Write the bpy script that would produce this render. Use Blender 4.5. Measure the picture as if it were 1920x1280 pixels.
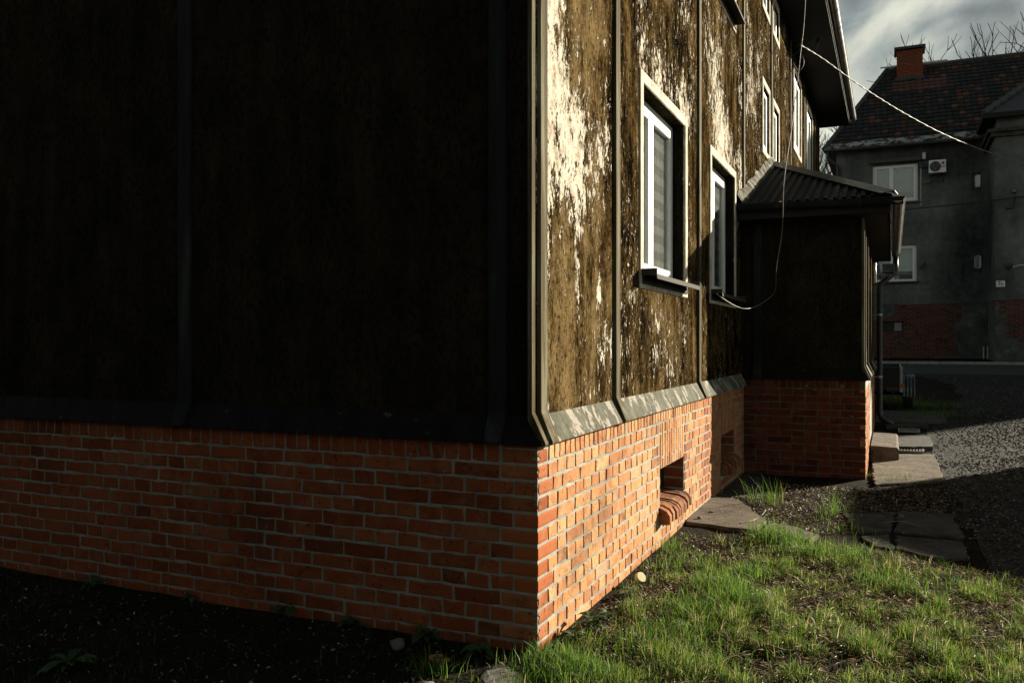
import bpy, bmesh, math, random
import numpy as np
from mathutils import Vector, Matrix, noise as mnoise
random.seed(7); rng = np.random.default_rng(11)
for o in list(bpy.data.objects): bpy.data.objects.remove(o)
scene = bpy.context.scene
C = scene.collection

# ---------------------------------------------------------------- camera, sky, sun, exposure
TH = math.atan2(.4087, .9127)                       # camera heading, left of +Y
CAM = Vector((1.521, -3.697, 1.467)); FPX = 1590.0; HOR = 642.0
CR = Vector((math.cos(TH), math.sin(TH), 0)); CF = Vector((-math.sin(TH), math.cos(TH), 0))
cd = bpy.data.cameras.new('camera'); cam = bpy.data.objects.new('camera', cd); C.objects.link(cam)
cam.location = CAM; cam.rotation_euler = (math.pi/2, 0, TH)
cd.sensor_width = 36; cd.lens = FPX/1920*36; cd.shift_y = (HOR-640)/1920; cd.clip_end = 2000; cd.clip_start = .05
scene.camera = cam
SUN_AZ = math.radians(33.5); SUN_EL = math.radians(16.5)   # azimuth from +Y towards +X
SD = Vector((math.sin(SUN_AZ)*math.cos(SUN_EL), math.cos(SUN_AZ)*math.cos(SUN_EL), math.sin(SUN_EL)))
sl = bpy.data.lights.new('sun', 'SUN'); sl.energy = 5.0; sl.angle = math.radians(.5); sl.color = (1, .89, .70)
so = bpy.data.objects.new('sun', sl); C.objects.link(so); so.rotation_euler = SD.to_track_quat('Z', 'Y').to_euler(); so.location = (20, 30, 20)
EXPO = 1.5
vs = scene.view_settings; vs.view_transform = 'Standard'; vs.look = 'None'; vs.exposure = EXPO; vs.gamma = 1; vs.use_curve_mapping = False

class NT:
    """small node-graph helper"""
    def __init__(s, nt): s.nt = nt; nt.nodes.clear()
    def n(s, typ, ins=None, **pr):
        nd = s.nt.nodes.new(typ)
        for k, v in pr.items(): setattr(nd, k, v)
        for k, v in (ins or {}).items(): s.put(nd.inputs[k], v)
        return nd
    def put(s, sock, v):
        if isinstance(v, bpy.types.NodeSocket): s.nt.links.new(v, sock)
        elif isinstance(v, tuple) and len(v) == 3 and sock.type == 'RGBA': sock.default_value = (*v, 1)
        else: sock.default_value = v
    def m(s, op, a, b=0., c=0., clamp=False):
        nd = s.n('ShaderNodeMath', operation=op, use_clamp=clamp)
        for i, v in enumerate((a, b, c)): s.put(nd.inputs[i], v)
        return nd.outputs[0]
    def add(s, a, b): return s.m('ADD', a, b)
    def mul(s, a, b): return s.m('MULTIPLY', a, b)
    def pos(s): return s.n('ShaderNodeNewGeometry').outputs['Position']
    def scale(s, v, sc):
        nd = s.n('ShaderNodeVectorMath', operation='MULTIPLY'); s.put(nd.inputs[0], v); nd.inputs[1].default_value = sc; return nd.outputs[0]
    def vadd(s, v, b):
        nd = s.n('ShaderNodeVectorMath', operation='ADD'); s.put(nd.inputs[0], v); s.put(nd.inputs[1], b); return nd.outputs[0]
    def noise(s, v, sc=1., d=5., r=.55, dist=0.):
        return s.n('ShaderNodeTexNoise', {'Vector': v, 'Scale': sc, 'Detail': d, 'Roughness': r, 'Distortion': dist}).outputs['Fac']
    def vor(s, v, sc=1., out='Distance', **pr):
        return s.n('ShaderNodeTexVoronoi', {'Vector': v, 'Scale': sc}, **pr).outputs[out]
    def ss(s, v, a, b):
        return s.n('ShaderNodeMapRange', {'Value': v, 'From Min': a, 'From Max': b}, interpolation_type='SMOOTHSTEP').outputs[0]
    def mix(s, f, a, b):
        nd = s.n('ShaderNodeMix', data_type='RGBA'); s.put(nd.inputs[0], f); s.put(nd.inputs[6], a); s.put(nd.inputs[7], b); return nd.outputs[2]
    def ramp(s, f, stops):
        nd = s.n('ShaderNodeValToRGB', {'Fac': f}); e = nd.color_ramp.elements
        while len(e) < len(stops): e.new(.5)
        for el, (p, c) in zip(e, stops): el.position = p; el.color = (*c, 1)
        return nd.outputs['Color']
    def blob(s, v, c, r):
        """1 at centre c falling to 0 on the ellipsoid of radii r"""
        nd = s.n('ShaderNodeVectorMath', operation='SUBTRACT'); s.put(nd.inputs[0], v); nd.inputs[1].default_value = c
        q = s.n('ShaderNodeVectorMath', operation='DIVIDE'); s.put(q.inputs[0], nd.outputs[0]); q.inputs[1].default_value = r
        l = s.n('ShaderNodeVectorMath', operation='LENGTH'); s.put(l.inputs[0], q.outputs[0])
        return s.ss(l.outputs['Value'], 1., 0.)
    def bump(s, h, st=.5, d=.01): return s.n('ShaderNodeBump', {'Height': h, 'Strength': st, 'Distance': d}).outputs['Normal']
    def out(s, sh): s.nt.links.new(sh, s.n('ShaderNodeOutputMaterial').inputs['Surface'])
    def bsdf(s, col, rough=.8, metal=0., nrm=None, spec=.3, **kw):
        nd = s.n('ShaderNodeBsdfPrincipled', {'Base Color': col, 'Roughness': rough, 'Metallic': metal, 'Specular IOR Level': spec})
        if nrm is not None: s.put(nd.inputs['Normal'], nrm)
        for k, v in kw.items(): s.put(nd.inputs[k], v)
        return nd.outputs[0]
MATS = {}
def mat(name):
    m = bpy.data.materials.new(name); m.use_nodes = True; MATS[name] = m
    return NT(m.node_tree)

# sky: Nishita sky broken by drifting rain cloud, the same all the way round
w = bpy.data.worlds.new('World'); scene.world = w; w.use_nodes = True
g = NT(w.node_tree)
sky = g.n('ShaderNodeTexSky', sky_type='NISHITA', sun_disc=False, sun_elevation=SUN_EL, sun_rotation=SUN_AZ, air_density=1.0, dust_density=2.0).outputs[0]
dirv = g.n('ShaderNodeTexCoord').outputs['Generated']
sep = g.n('ShaderNodeSeparateXYZ', {0: dirv})
CLO = .35
cvec = g.vadd(dirv, (0., 0., CLO))
c1 = g.noise(g.scale(cvec, (1, 1, 1.5)), 4.2, 6, .46, .35); c2 = g.noise(g.scale(cvec, (1, 1, .8)), 11., 6, .55, .8)
cm = g.add(g.add(g.mul(c1, .8), g.mul(c2, .2)), g.mul(g.m('SUBTRACT', .27, g.m('ABSOLUTE', sep.outputs[2])), .42))
ccol = g.ramp(g.ss(cm, .385, .60), [(0., (.36, .48, .50)), (.35, (1.25, 1.46, 1.42)), (.65, (2.5, 2.62, 2.25)), (1., (4.2, 4.2, 3.4))])
skyc = g.mix(.94, sky, ccol)
bg = g.n('ShaderNodeBackground', {'Color': skyc, 'Strength': .074})
wo = g.n('ShaderNodeOutputWorld'); g.nt.links.new(bg.outputs[0], wo.inputs['Surface'])

# ---------------------------------------------------------------- helpers
def ray(px, py): return CF + CR*((px-960)/FPX) + Vector((0, 0, (HOR-py)/FPX))
def on(px, py, x=None, y=None, z=None, d=None):
    """the point on a plane of the scene that the photo pixel looks at"""
    r = ray(px, py)
    if x is not None: s = (x-CAM.x)/r.x
    elif y is not None: s = (y-CAM.y)/r.y
    elif z is not None: s = (z-CAM.z)/r.z
    else: s = d
    return CAM + r*s
def gz(x, y): 
    t = max(0., y-7.); return .0375*t*t/(t+1.2) if t > 0 else 0.
def onground(px, py):
    p = on(px, py, z=0.)
    for _ in range(12): p = on(px, py, z=min(gz(p.x, min(p.y, 40)), 1.25))
    return p
class MB:
    def __init__(s): s.v = []; s.f = []
    def add(s, vs_, fs):
        b = len(s.v); s.v += [tuple(v) for v in vs_]; s.f += [tuple(i+b for i in f) for f in fs]; return s
    def box(s, x0, x1, y0, y1, z0, z1):
        v = [(x, y, z) for z in (z0, z1) for y in (y0, y1) for x in (x0, x1)]
        return s.add(v, [(0, 2, 3, 1), (4, 5, 7, 6), (0, 1, 5, 4), (2, 6, 7, 3), (0, 4, 6, 2), (1, 3, 7, 5)])
    def prism(s, poly, a, b, fn):
        """poly of 2-D points swept from a to b; fn(u, v, t) -> 3-D"""
        n = len(poly); v = [fn(u, q, a) for u, q in poly] + [fn(u, q, b) for u, q in poly]
        f = [tuple(range(n-1, -1, -1)), tuple(range(n, 2*n))] + [(i, (i+1) % n, (i+1) % n+n, i+n) for i in range(n)]
        return s.add(v, f)
    def tube(s, pts, r, n=8, r1=None, cap=True):
        pts = [Vector(p) for p in pts]; k = len(pts); base = len(s.v); up = None
        for i, p in enumerate(pts):
            d = (pts[min(i+1, k-1)]-pts[max(i-1, 0)]).normalized()
            if up is None: up = Vector((0, 0, 1)) if abs(d.z) < .9 else Vector((1, 0, 0))
            a = d.cross(up).normalized(); up = a.cross(d).normalized()
            rr = r if r1 is None else r+(r1-r)*i/(k-1)
            for j in range(n):
                t = 2*math.pi*j/n; s.v.append(tuple(p+(a*math.cos(t)+up*math.sin(t))*rr))
        for i in range(k-1):
            for j in range(n): s.f.append((base+i*n+j, base+i*n+(j+1) % n, base+(i+1)*n+(j+1) % n, base+(i+1)*n+j))
        if cap:
            s.f.append(tuple(base+j for j in range(n-1, -1, -1))); s.f.append(tuple(base+(k-1)*n+j for j in range(n)))
        return s
    def mesh(s, name, m, smooth=False):
        me = bpy.data.meshes.new(name); me.from_pydata(s.v, [], s.f)
        bm = bmesh.new(); bm.from_mesh(me); bmesh.ops.recalc_face_normals(bm, faces=bm.faces); bm.to_mesh(me); bm.free()
        if smooth: me.polygons.foreach_set('use_smooth', [True]*len(me.polygons))
        me.materials.append(MATS[m]); return me
def wloc(p):
    l = Vector((0, 0, 0))
    while p is not None: l += p.location; p = p.parent
    return l
def obj(name, mb, m, parent=None, smooth=False, raw=False, bevel=0., **tags):
    """one mesh object; coordinates are world ones unless raw"""
    if not raw:
        a = np.array(mb.v); c = (a.min(0)+a.max(0))/2
        if parent is None: c[2] = a[:, 2].min()
        mb.v = [tuple(v) for v in (a-c)]; loc = Vector(c)-(wloc(parent) if parent else Vector())
    else: loc = Vector((0, 0, 0))
    me = mb.mesh(name, m, smooth)
    if bevel:
        bm = bmesh.new(); bm.from_mesh(me)
        bmesh.ops.bevel(bm, geom=list(bm.edges), offset=bevel, segments=1, affect='EDGES'); bm.to_mesh(me); bm.free()
    o = bpy.data.objects.new(name, me); C.objects.link(o); o.location = loc; o.parent = parent
    for k, v in tags.items(): o[k] = v
    return o
def thing(name, loc, label, cat, group=None):
    o = bpy.data.objects.new(name, None); C.objects.link(o); o.location = loc; o.empty_display_size = .2
    o['label'] = label; o['category'] = cat
    if group: o['group'] = group
    return o
def inst(name, me, parent, loc, rz=0, sc=(1, 1, 1), rx=0, ry=0):
    o = bpy.data.objects.new(name, me); C.objects.link(o); o.parent = parent
    o.location = Vector(loc)-(wloc(parent) if parent else Vector()); o.rotation_euler = (rx, ry, rz); o.scale = sc; return o
def bigmesh(name, V, F3=None, F4=None, m=None):
    """numpy mesh: V (n,3), triangles, quads"""
    me = bpy.data.meshes.new(name); parts = []; sizes = []
    if F4 is not None and len(F4): parts.append(F4.reshape(-1)); sizes.append(np.full(len(F4), 4))
    if F3 is not None and len(F3): parts.append(F3.reshape(-1)); sizes.append(np.full(len(F3), 3))
    li = np.concatenate(parts).astype(np.int32); sz = np.concatenate(sizes); st = np.concatenate(([0], np.cumsum(sz)[:-1])).astype(np.int32)
    me.vertices.add(len(V)); me.vertices.foreach_set('co', V.astype(np.float32).reshape(-1))
    me.loops.add(len(li)); me.loops.foreach_set('vertex_index', li)
    me.polygons.add(len(sz)); me.polygons.foreach_set('loop_start', st); me.polygons.foreach_set('loop_total', sz.astype(np.int32))
    me.update(calc_edges=True); me.validate(); me.materials.append(MATS[m]); return me
def link(name, me, parent=None, **tags):
    o = bpy.data.objects.new(name, me); C.objects.link(o); o.parent = parent
    if parent: o.location = -wloc(parent)
    for k, v in tags.items(): o[k] = v
    return o

# ---------------------------------------------------------------- materials
def facade(name, base, flakes, blobs, zs=.8, amp=3.3, ctr=.40):
    g = mat(name); P = g.pos(); lo_, mid_, hi_ = base
    st = g.noise(g.scale(P, (6, 6, zs)), 1.3, 7, .62); st2 = g.noise(g.scale(P, (1, 1, .3*zs/.8)), 22, 8, .68)
    mo = g.noise(g.scale(P, (1, 1, .7)), 3.6, 10, .68); fi = g.noise(g.scale(P, (1, 1, .8)), 44, 8, .75); sp = g.noise(P, 150, 3, .6)
    t = g.add(g.add(g.mul(st, .24), g.mul(st2, .15)), g.add(g.mul(mo, .35), g.mul(fi, .26)))
    t = g.add(g.mul(g.m('SUBTRACT', t, .5), amp), ctr)
    for b in blobs:
        if b[3] == 'tone': t = g.add(t, g.mul(g.blob(P, b[0], b[1]), b[2]))
    col = g.ramp(t, [(.26, lo_), (.45, mid_), (.60, tuple(.55*a+.45*b for a, b in zip(mid_, hi_))), (.82, hi_)])
    pit = g.ss(g.noise(g.scale(P, (1, 1, .6)), 40, 9, .8), .54, .59)
    pitm = g.mul(pit, g.ss(g.noise(P, 2.6, 5, .6), .36, .52))
    pk = 1. if flakes is not None else .3
    col = g.mix(g.mul(pitm, .9*pk), col, tuple(.6*v for v in lo_)); col = g.mix(g.mul(g.ss(sp, .58, .66), .5*pk), col, lo_)
    h = g.add(g.add(g.mul(fi, .6), g.mul(sp, .15)), g.mul(pitm, -.9))
    if flakes is not None:
        bias = g.add(g.mul(g.noise(g.scale(P, (1.1, 1.1, .8)), 1.25, 3, .5), .5), flakes)
        for b in blobs:
            if b[3] == 'flake': bias = g.add(bias, g.mul(g.blob(P, b[0], b[1]), b[2]))
        wn = g.add(g.mul(g.noise(g.scale(P, (1.1, 1.1, .6)), 16, 6, .6, .2), .46), g.add(g.mul(g.noise(g.scale(P, (1.1, 1.1, .68)), 50, 8, .75), .46), g.mul(g.noise(P, 170, 3, .6), .08)))
        wv = g.add(g.add(g.mul(g.m('SUBTRACT', wn, .5), 1.6), .5), bias); wm = g.ss(wv, .74, .757); edge = g.m('SUBTRACT', g.ss(wv, .675, .73), wm)
        tk = g.mul(g.ss(g.noise(g.scale(P, (1, 1, .3)), 44, 7, .68, .2), .615, .63), g.ss(g.noise(g.scale(P, (1, 1, .5)), 2.3, 4, .6), .44, .60))
        wm = g.m('MAXIMUM', wm, tk)
        wc = g.mix(g.ss(g.noise(P, 9, 7, .65), .45, .68), (.55, .52, .43), (.33, .26, .20)); wc = g.mix(g.ss(fi, .56, .66), wc, (.13, .095, .06))
        col = g.mix(g.mul(edge, .8), col, (.010, .007, .005)); col = g.mix(wm, col, wc)
        h = g.add(h, g.mul(wm, 1.8))
    g.out(g.bsdf(col, .82, nrm=g.bump(h, 1., .007), spec=.0))
TB = [((-.03, .62, 1.6), (.6, .85, 1.1), .24, 'tone'), ((-.03, .75, 3.15), (.6, .8, 1.0), .22, 'tone'), ((-.03, 2.6, 1.5), (.6, 1.3, .8), .10, 'tone'), ((-.03, 4.6, 4.3), (.6, .9, 1.1), .10, 'tone'),
      ((-.03, .42, 2.50), (.5, .95, .80), .27, 'flake'), ((-.03, .22, 2.85), (.5, .42, .40), .12, 'flake'), ((-.03, .16, 1.8), (.5, .17, 1.6), .21, 'flake'), ((-.03, .2, 3.2), (.5, .3, .3), .26, 'flake'),
      ((-.03, 1.1, 2.5), (.5, .22, .5), .12, 'flake'), ((-.03, 2.7, 3.42), (.5, 1.2, .42), .2, 'flake'), ((-.03, 5.1, 3.5), (.5, 1.2, .6), .25, 'flake'), ((-.03, 1.9, 3.6), (.5, .25, .9), .2, 'flake'),
      ((-.03, 6.2, 3.2), (.5, .7, .8), .27, 'flake'), ((-.03, 4.4, 4.1), (.5, 1.0, .6), .16, 'flake'), ((-.03, 6.9, 4.6), (.5, 1.0, 1.2), .14, 'flake'), ((-.03, 1.2, 1.45), (.5, .6, .2), .10, 'flake'), ((-.03, 1.0, 1.75), (.5, .10, .22), .25, 'flake'), ((-.03, .62, 1.75), (.5, .09, .3), .22, 'flake')]
facade('peeling_plaster', ((.0035, .003, .002), (.042, .0262, .0095), (.185, .130, .060)), -.168, TB)
facade('shaded_plaster', ((.0075, .007, .0058), (.0185, .0155, .0102), (.052, .041, .024)), None, [], .45, 1.7, .48)  # darkened copy of the wall plaster: shade of unlit faces is in its colour
g = mat('skirt_metal'); P = g.pos()
a = g.noise(g.scale(P, (7, 7, 2.4)), 1.5, 8, .65); b = g.noise(P, 40, 5, .7)
wm = g.ss(g.noise(g.scale(P, (1, 1, .5)), 9, 9, .68), .52, .56)
col = g.ramp(g.add(g.mul(a, .7), g.mul(b, .3)), [(.3, (.035, .035, .028)), (.5, (.095, .095, .072)), (.7, (.17, .17, .135))])
col = g.mix(g.mul(wm, .8), col, (.34, .31, .27)); col = g.mix(g.ss(g.noise(P, 60, 4, .7), .6, .66), col, (.03, .025, .02))
g.out(g.bsdf(col, .75, nrm=g.bump(g.add(g.mul(wm, .6), b), .6, .004), spec=.02))
g = mat('shaded_skirt_metal'); P = g.pos(); a = g.noise(g.scale(P, (3, 3, 1)), 3, 8, .65)  # skirt colour darkened for the faces turned from the sun, shade painted in
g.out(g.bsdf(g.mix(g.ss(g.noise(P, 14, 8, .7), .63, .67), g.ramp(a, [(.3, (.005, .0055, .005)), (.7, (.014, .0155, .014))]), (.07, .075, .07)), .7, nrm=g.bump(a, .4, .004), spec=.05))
g = mat('batten_paint'); P = g.pos(); a = g.noise(g.scale(P, (12, 12, .8)), 1.5, 7, .6); b = g.noise(P, 70, 5, .75)
col = g.ramp(a, [(.3, (.035, .027, .014)), (.5, (.085, .070, .040)), (.7, (.19, .19, .14))])
col = g.mix(g.ss(b, .6, .67), col, (.03, .02, .012)); g.out(g.bsdf(col, .75, nrm=g.bump(b, .5, .003), spec=.02))
g = mat('shaded_batten_paint'); P = g.pos(); a = g.noise(g.scale(P, (5, 5, .6)), 1.5, 7, .6); b = g.noise(P, 50, 5, .7)  # darker copy of the batten paint with the shade of unlit faces built in
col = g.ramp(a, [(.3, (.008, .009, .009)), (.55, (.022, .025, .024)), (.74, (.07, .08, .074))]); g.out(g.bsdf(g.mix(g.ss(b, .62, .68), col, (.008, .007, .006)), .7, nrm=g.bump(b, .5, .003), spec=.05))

def brick_mat(name, rnd, stops, dust=.3, dirt=.5, pits=1.):
    g = mat(name); P = g.pos()
    r = g.n('ShaderNodeObjectInfo').outputs['Random'] if rnd == 'object' else g.n('ShaderNodeNewGeometry').outputs['Random Per Island']
    col = g.ramp(r, stops)
    vv = g.vadd(P, g.n('ShaderNodeCombineXYZ', {0: g.mul(r, 31.), 1: g.mul(r, 17.), 2: g.mul(r, 5.)}).outputs[0])
    mo = g.noise(vv, 9, 8, .65); fi = g.noise(vv, 75, 7, .72)
    col = g.mix(g.mul(g.ss(mo, .46, .68), .5*pits), col, (.17, .05, .022))
    col = g.mix(g.mul(g.ss(g.noise(vv, 7, 8, .68), .48, .66), dust), col, (.46, .29, .17))
    col = g.mix(g.mul(g.ss(g.noise(P, 1.6, 8, .68), .50, .68), dirt), col, (.045, .022, .014))
    col = g.mix(g.mul(g.ss(g.noise(P, 17, 8, .72), .615, .66), .55*pits), col, (.27, .26, .23))
    pit = g.ss(g.noise(vv, 48, 7, .75), .59, .65)
    col = g.mix(g.mul(pit, .75*pits), col, (.04, .017, .010))
    h = g.add(g.mul(fi, .5*pits), g.add(g.mul(pit, -.9*pits), g.mul(mo, .9*pits)))
    g.out(g.bsdf(col, .88, nrm=g.bump(h, 1., .007), spec=.08))
RED = [(0, (.11, .028, .013)), (.07, (.19, .049, .019)), (.3, (.245, .064, .024)), (.8, (.285, .078, .030)), (.95, (.31, .09, .036)), (1, (.27, .11, .055))]
SHADED_RED = [(0, (.055, .015, .008)), (.3, (.098, .026, .011)), (.8, (.125, .034, .014)), (1, (.14, .044, .02))]
TAN = [(0, (.24, .11, .055)), (.10, (.36, .155, .066)), (.4, (.44, .212, .090)), (.75, (.50, .262, .116)), (.93, (.55, .325, .155)), (1, (.40, .27, .18))]
brick_mat('brick_red', 'object', RED, .16, .55); brick_mat('brick_islands', 'island', RED, .16, .5); brick_mat('brick_sunlit', 'object', TAN, .55, .38); brick_mat('brick_half_lit_islands', 'island', [(p_, tuple(.55*u_+.45*v_ for u_, v_ in zip(c_, (.29, .08, .03)))) for p_, c_ in TAN], .38, .45)  # sunlight painted into the tan bricks, less into the joined far ones
brick_mat('brick_shaded', 'object', SHADED_RED, .05, .6)  # red brick darkened for the porch front; its shade is in the colour
brick_mat('brick_sill', 'object', [(0, (.17, .07, .035)), (1, (.30, .125, .058))], .35, .75)
brick_mat('brick_corner', 'object', [(0, (.26, .075, .028)), (1, (.34, .115, .044))], .2, .4)
brick_mat('brick_new', 'object', [(0, (.31, .092, .033)), (1, (.37, .115, .043))], .1, .12, .25)
g = mat('mortar'); P = g.pos(); a = g.noise(P, 8, 8, .65); b = g.noise(P, 130, 4, .7)
g.out(g.bsdf(g.mix(g.ss(g.noise(P, 1.4, 6, .6), .45, .75), g.ramp(a, [(.3, (.17, .175, .155)), (.7, (.36, .36, .32))]), (.13, .13, .115)), .9, nrm=g.bump(g.add(a, g.mul(b, .5)), .9, .006)))
g = mat('mortar_shaded'); P = g.pos(); a = g.noise(P, 8, 8, .65)
g.out(g.bsdf(g.ramp(a, [(.3, (.05, .048, .042)), (.7, (.12, .118, .105))]), .9, nrm=g.bump(a, .8, .006)))  # mortar darkened likewise, porch-front shade put into the colour
def simple(name, c, rough=.5, metal=0., var=.25, sc=12., bump=.1, spec=.4, stretch=(1, 1, 1)):
    g = mat(name); P = g.scale(g.pos(), stretch); a = g.noise(P, sc, 7, .62); b = g.noise(P, sc*9, 4, .6)
    lo = tuple(x*(1-var) for x in c); hi = tuple(min(1, x*(1+var)) for x in c)
    g.out(g.bsdf(g.ramp(g.add(g.mul(a, .7), g.mul(b, .3)), [(.32, lo), (.68, hi)]), g.add(rough-.08, g.mul(a, .16)), metal, g.bump(g.add(a, b), bump, .004), spec))
simple('white_pvc', (.74, .76, .74), .35, var=.06, sc=3); simple('white_trim', (.50, .47, .39), .85, var=.5, sc=9, bump=.5, spec=.02)
simple('sill_metal', (.055, .051, .045), .75, .0, .4, spec=.04); simple('dark_metal', (.022, .024, .025), .42, .3, .4)
simple('black_sheet', (.013, .016, .017), .65, .0, .4, 5, spec=.06); simple('gutter_metal', (.17, .165, .15), .38, .55, .35, 6); simple('zinc', (.36, .38, .36), .45, .6, .3)
simple('soffit_board', (.007, .006, .0045), .8, var=.8, sc=3, bump=.4, stretch=(5, .6, 1)); simple('cable_grey', (.11, .10, .08), .6, var=.15); simple('cable_black', (.02, .02, .02), .6)
simple('steel_dark', (.07, .08, .08), .4, .6, .3); simple('rubber', (.018, .018, .018), .85, var=.3); simple('plastic_white', (.72, .74, .72), .4, var=.06)
for nm_, c_ in (('concrete', (.125, .102, .075)), ('concrete_dark', (.064, .062, .057))):
    g = mat(nm_); P = g.pos(); a = g.noise(P, 4.5, 9, .68); b = g.noise(P, 60, 6, .72); d_ = g.ss(g.noise(P, 2.2, 8, .68), .46, .64); ck = g.vor(g.vadd(P, g.n('ShaderNodeTexNoise', {'Vector': P, 'Scale': 5.}).outputs['Color']), 2.2, feature='DISTANCE_TO_EDGE')
    col = g.mix(g.mul(d_, .7), g.ramp(g.add(g.mul(a, .6), g.mul(b, .4)), [(.36, tuple(.45*v for v in c_)), (.62, tuple(1.45*v for v in c_))]), tuple(.3*v for v in c_)); crk = g.ss(ck, .012, .0)
    col = g.mix(g.mul(crk, .8), col, (.012, .01, .008)); g.out(g.bsdf(col, .92, nrm=g.bump(g.add(g.add(a, g.mul(b, .7)), g.mul(crk, -1.)), .9, .008), spec=.15))
simple('stone_grey', (.13, .12, .10), .9, var=.6, sc=22, bump=1.)
simple('blind_pale', (.30, .30, .29), .85, var=.12); simple('blind_dark', (.17, .17, .165), .85, var=.12); simple('curtain', (.24, .36, .43), .85, var=.12, sc=3); simple('interior', (.05, .045, .04), .9)
simple('yellow_plastic', (.55, .50, .24), .5, var=.12, sc=20); simple('orange_lens', (.5, .10, .02), .3); simple('red_dot', (.36, .012, .06), .4, var=.05); simple('letter_grey', (.10, .10, .11), .5, var=.05); simple('letter_black', (.012, .012, .012), .5)
simple('roof_metal_far', (.05, .05, .05), .6); simple('asphalt', (.045, .046, .046), .85, var=.35, sc=9, bump=.6, spec=.3); simple('kerb_stone', (.24, .25, .24), .85, var=.3, sc=6, bump=.4)
simple('bark', (.030, .026, .022), .9, var=.4, sc=8, bump=.6); simple('leaf_orange', (.36, .16, .05), .7, var=.35); simple('shed_board', (.09, .07, .05), .8, var=.4, sc=4, stretch=(6, 6, .5)); simple('paver_stone', (.085, .078, .068), .9, var=.4, sc=7, bump=.5)
simple('door_brown', (.07, .04, .02), .5, var=.3, sc=4, stretch=(6, 6, .6)); simple('door_mat_steel', (.30, .29, .27), .5, .5, .3); simple('dry_twig', (.16, .125, .085), .85, var=.4, sc=20); simple('pot_white', (.7, .72, .7), .5, var=.1)
g = mat('glass'); fr = g.m('POWER', g.n('ShaderNodeLayerWeight', {'Blend': .5}).outputs['Facing'], 4.)
gl = g.n('ShaderNodeBsdfGlossy', {'Color': (.9, .95, .95), 'Roughness': .01}).outputs[0]; tr = g.n('ShaderNodeBsdfTransparent', {'Color': (.80, .81, .80)}).outputs[0]
mx = g.n('ShaderNodeMixShader', {0: g.m('ADD', g.mul(fr, .5), .055, clamp=True)}); g.put(mx.inputs[1], tr); g.put(mx.inputs[2], gl); g.out(mx.outputs[0])
# neighbour house
g = mat('grey_render'); P = g.pos(); a = g.noise(P, .55, 8, .62); b = g.noise(P, 5, 8, .65)
st = g.noise(g.scale(P, (1.1, 1.1, .18)), 1.2, 6, .6)
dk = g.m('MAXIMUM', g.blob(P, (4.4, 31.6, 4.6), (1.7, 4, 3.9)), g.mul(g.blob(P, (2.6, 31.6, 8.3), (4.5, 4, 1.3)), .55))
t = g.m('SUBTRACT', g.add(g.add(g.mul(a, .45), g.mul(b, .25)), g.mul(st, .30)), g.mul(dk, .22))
col = g.ramp(t, [(.30, (.016, .018, .018)), (.42, (.066, .071, .069)), (.54, (.125, .131, .126)), (.70, (.25, .26, .25))])
g.out(g.bsdf(col, .9, nrm=g.bump(b, .5, .02)))
g = mat('patched_plinth'); P = g.pos(); sx = g.n('ShaderNodeSeparateXYZ', {0: P})
bv = g.n('ShaderNodeCombineXYZ', {0: sx.outputs[0], 1: sx.outputs[2], 2: 0.}).outputs[0]
bt = g.n('ShaderNodeTexBrick', {'Vector': bv, 'Color1': (.125, .036, .022), 'Color2': (.045, .018, .013), 'Mortar': (.12, .115, .105), 'Scale': 1., 'Mortar Size': .007, 'Brick Width': .26, 'Row Height': .077, 'Mortar Smooth': .1})
ren = g.ramp(g.noise(P, 2.2, 8, .65), [(.3, (.03, .032, .03)), (.55, (.085, .09, .085)), (.75, (.17, .175, .165))])
nb = g.mul(g.m('SUBTRACT', g.noise(P, 1.8, 7, .6), .5), 1.3)
pm = g.add(nb, g.m('MAXIMUM', g.m('MAXIMUM', g.blob(P, (4.5, 31.5, 1.7), (1.55, 6, 2.6)), g.blob(P, (1.0, 31.5, 2.75), (1.2, 6, .75))), g.m('MAXIMUM', g.mul(g.blob(P, (5.2, 29.3, 1.2), (1.1, 3, .9)), .9), g.mul(g.blob(P, (3.8, 31.5, .75), (2., 6, .5)), .8))))
pmk = g.ss(pm, .40, .45)
col = g.mix(pmk, g.mix(g.ss(g.noise(P, 3, 7, .7), .56, .66), bt.outputs['Color'], (.035, .025, .02)), ren)
g.out(g.bsdf(col, .9, nrm=g.bump(g.add(g.mul(bt.outputs['Fac'], -.6), g.mul(pmk, 1.2)), .8, .02)))
def tile_mat(name, stops):
    g = mat(name); P = g.pos(); r = g.n('ShaderNodeNewGeometry').outputs['Random Per Island']
    col = g.ramp(r, stops); a = g.noise(P, 6, 7, .65)
    g.out(g.bsdf(g.mix(g.mul(g.ss(a, .45, .7), .7), col, (.02, .022, .022)), .75, nrm=g.bump(a, .4, .01), spec=.25))
tile_mat('old_tiles', [(0, (.016, .018, .018)), (.55, (.026, .027, .026)), (.72, (.036, .03, .027)), (.80, (.055, .028, .021)), (.92, (.095, .038, .025)), (1, (.16, .055, .032))])
tile_mat('new_tiles', [(0, (.085, .04, .036)), (1, (.12, .058, .05))])
g = mat('chimney_brick'); P = g.pos(); sx = g.n('ShaderNodeSeparateXYZ', {0: P})
bt = g.n('ShaderNodeTexBrick', {'Vector': g.n('ShaderNodeCombineXYZ', {0: g.add(sx.outputs[0], sx.outputs[1]), 1: sx.outputs[2], 2: 0.}).outputs[0], 'Color1': (.22, .058, .024), 'Color2': (.16, .044, .02), 'Mortar': (.04, .018, .013), 'Scale': 1., 'Mortar Size': .010, 'Brick Width': .26, 'Row Height': .085})
g.out(g.bsdf(bt.outputs['Color'], .85, nrm=g.bump(g.mul(bt.outputs['Fac'], -1.), .8, .015)))
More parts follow.
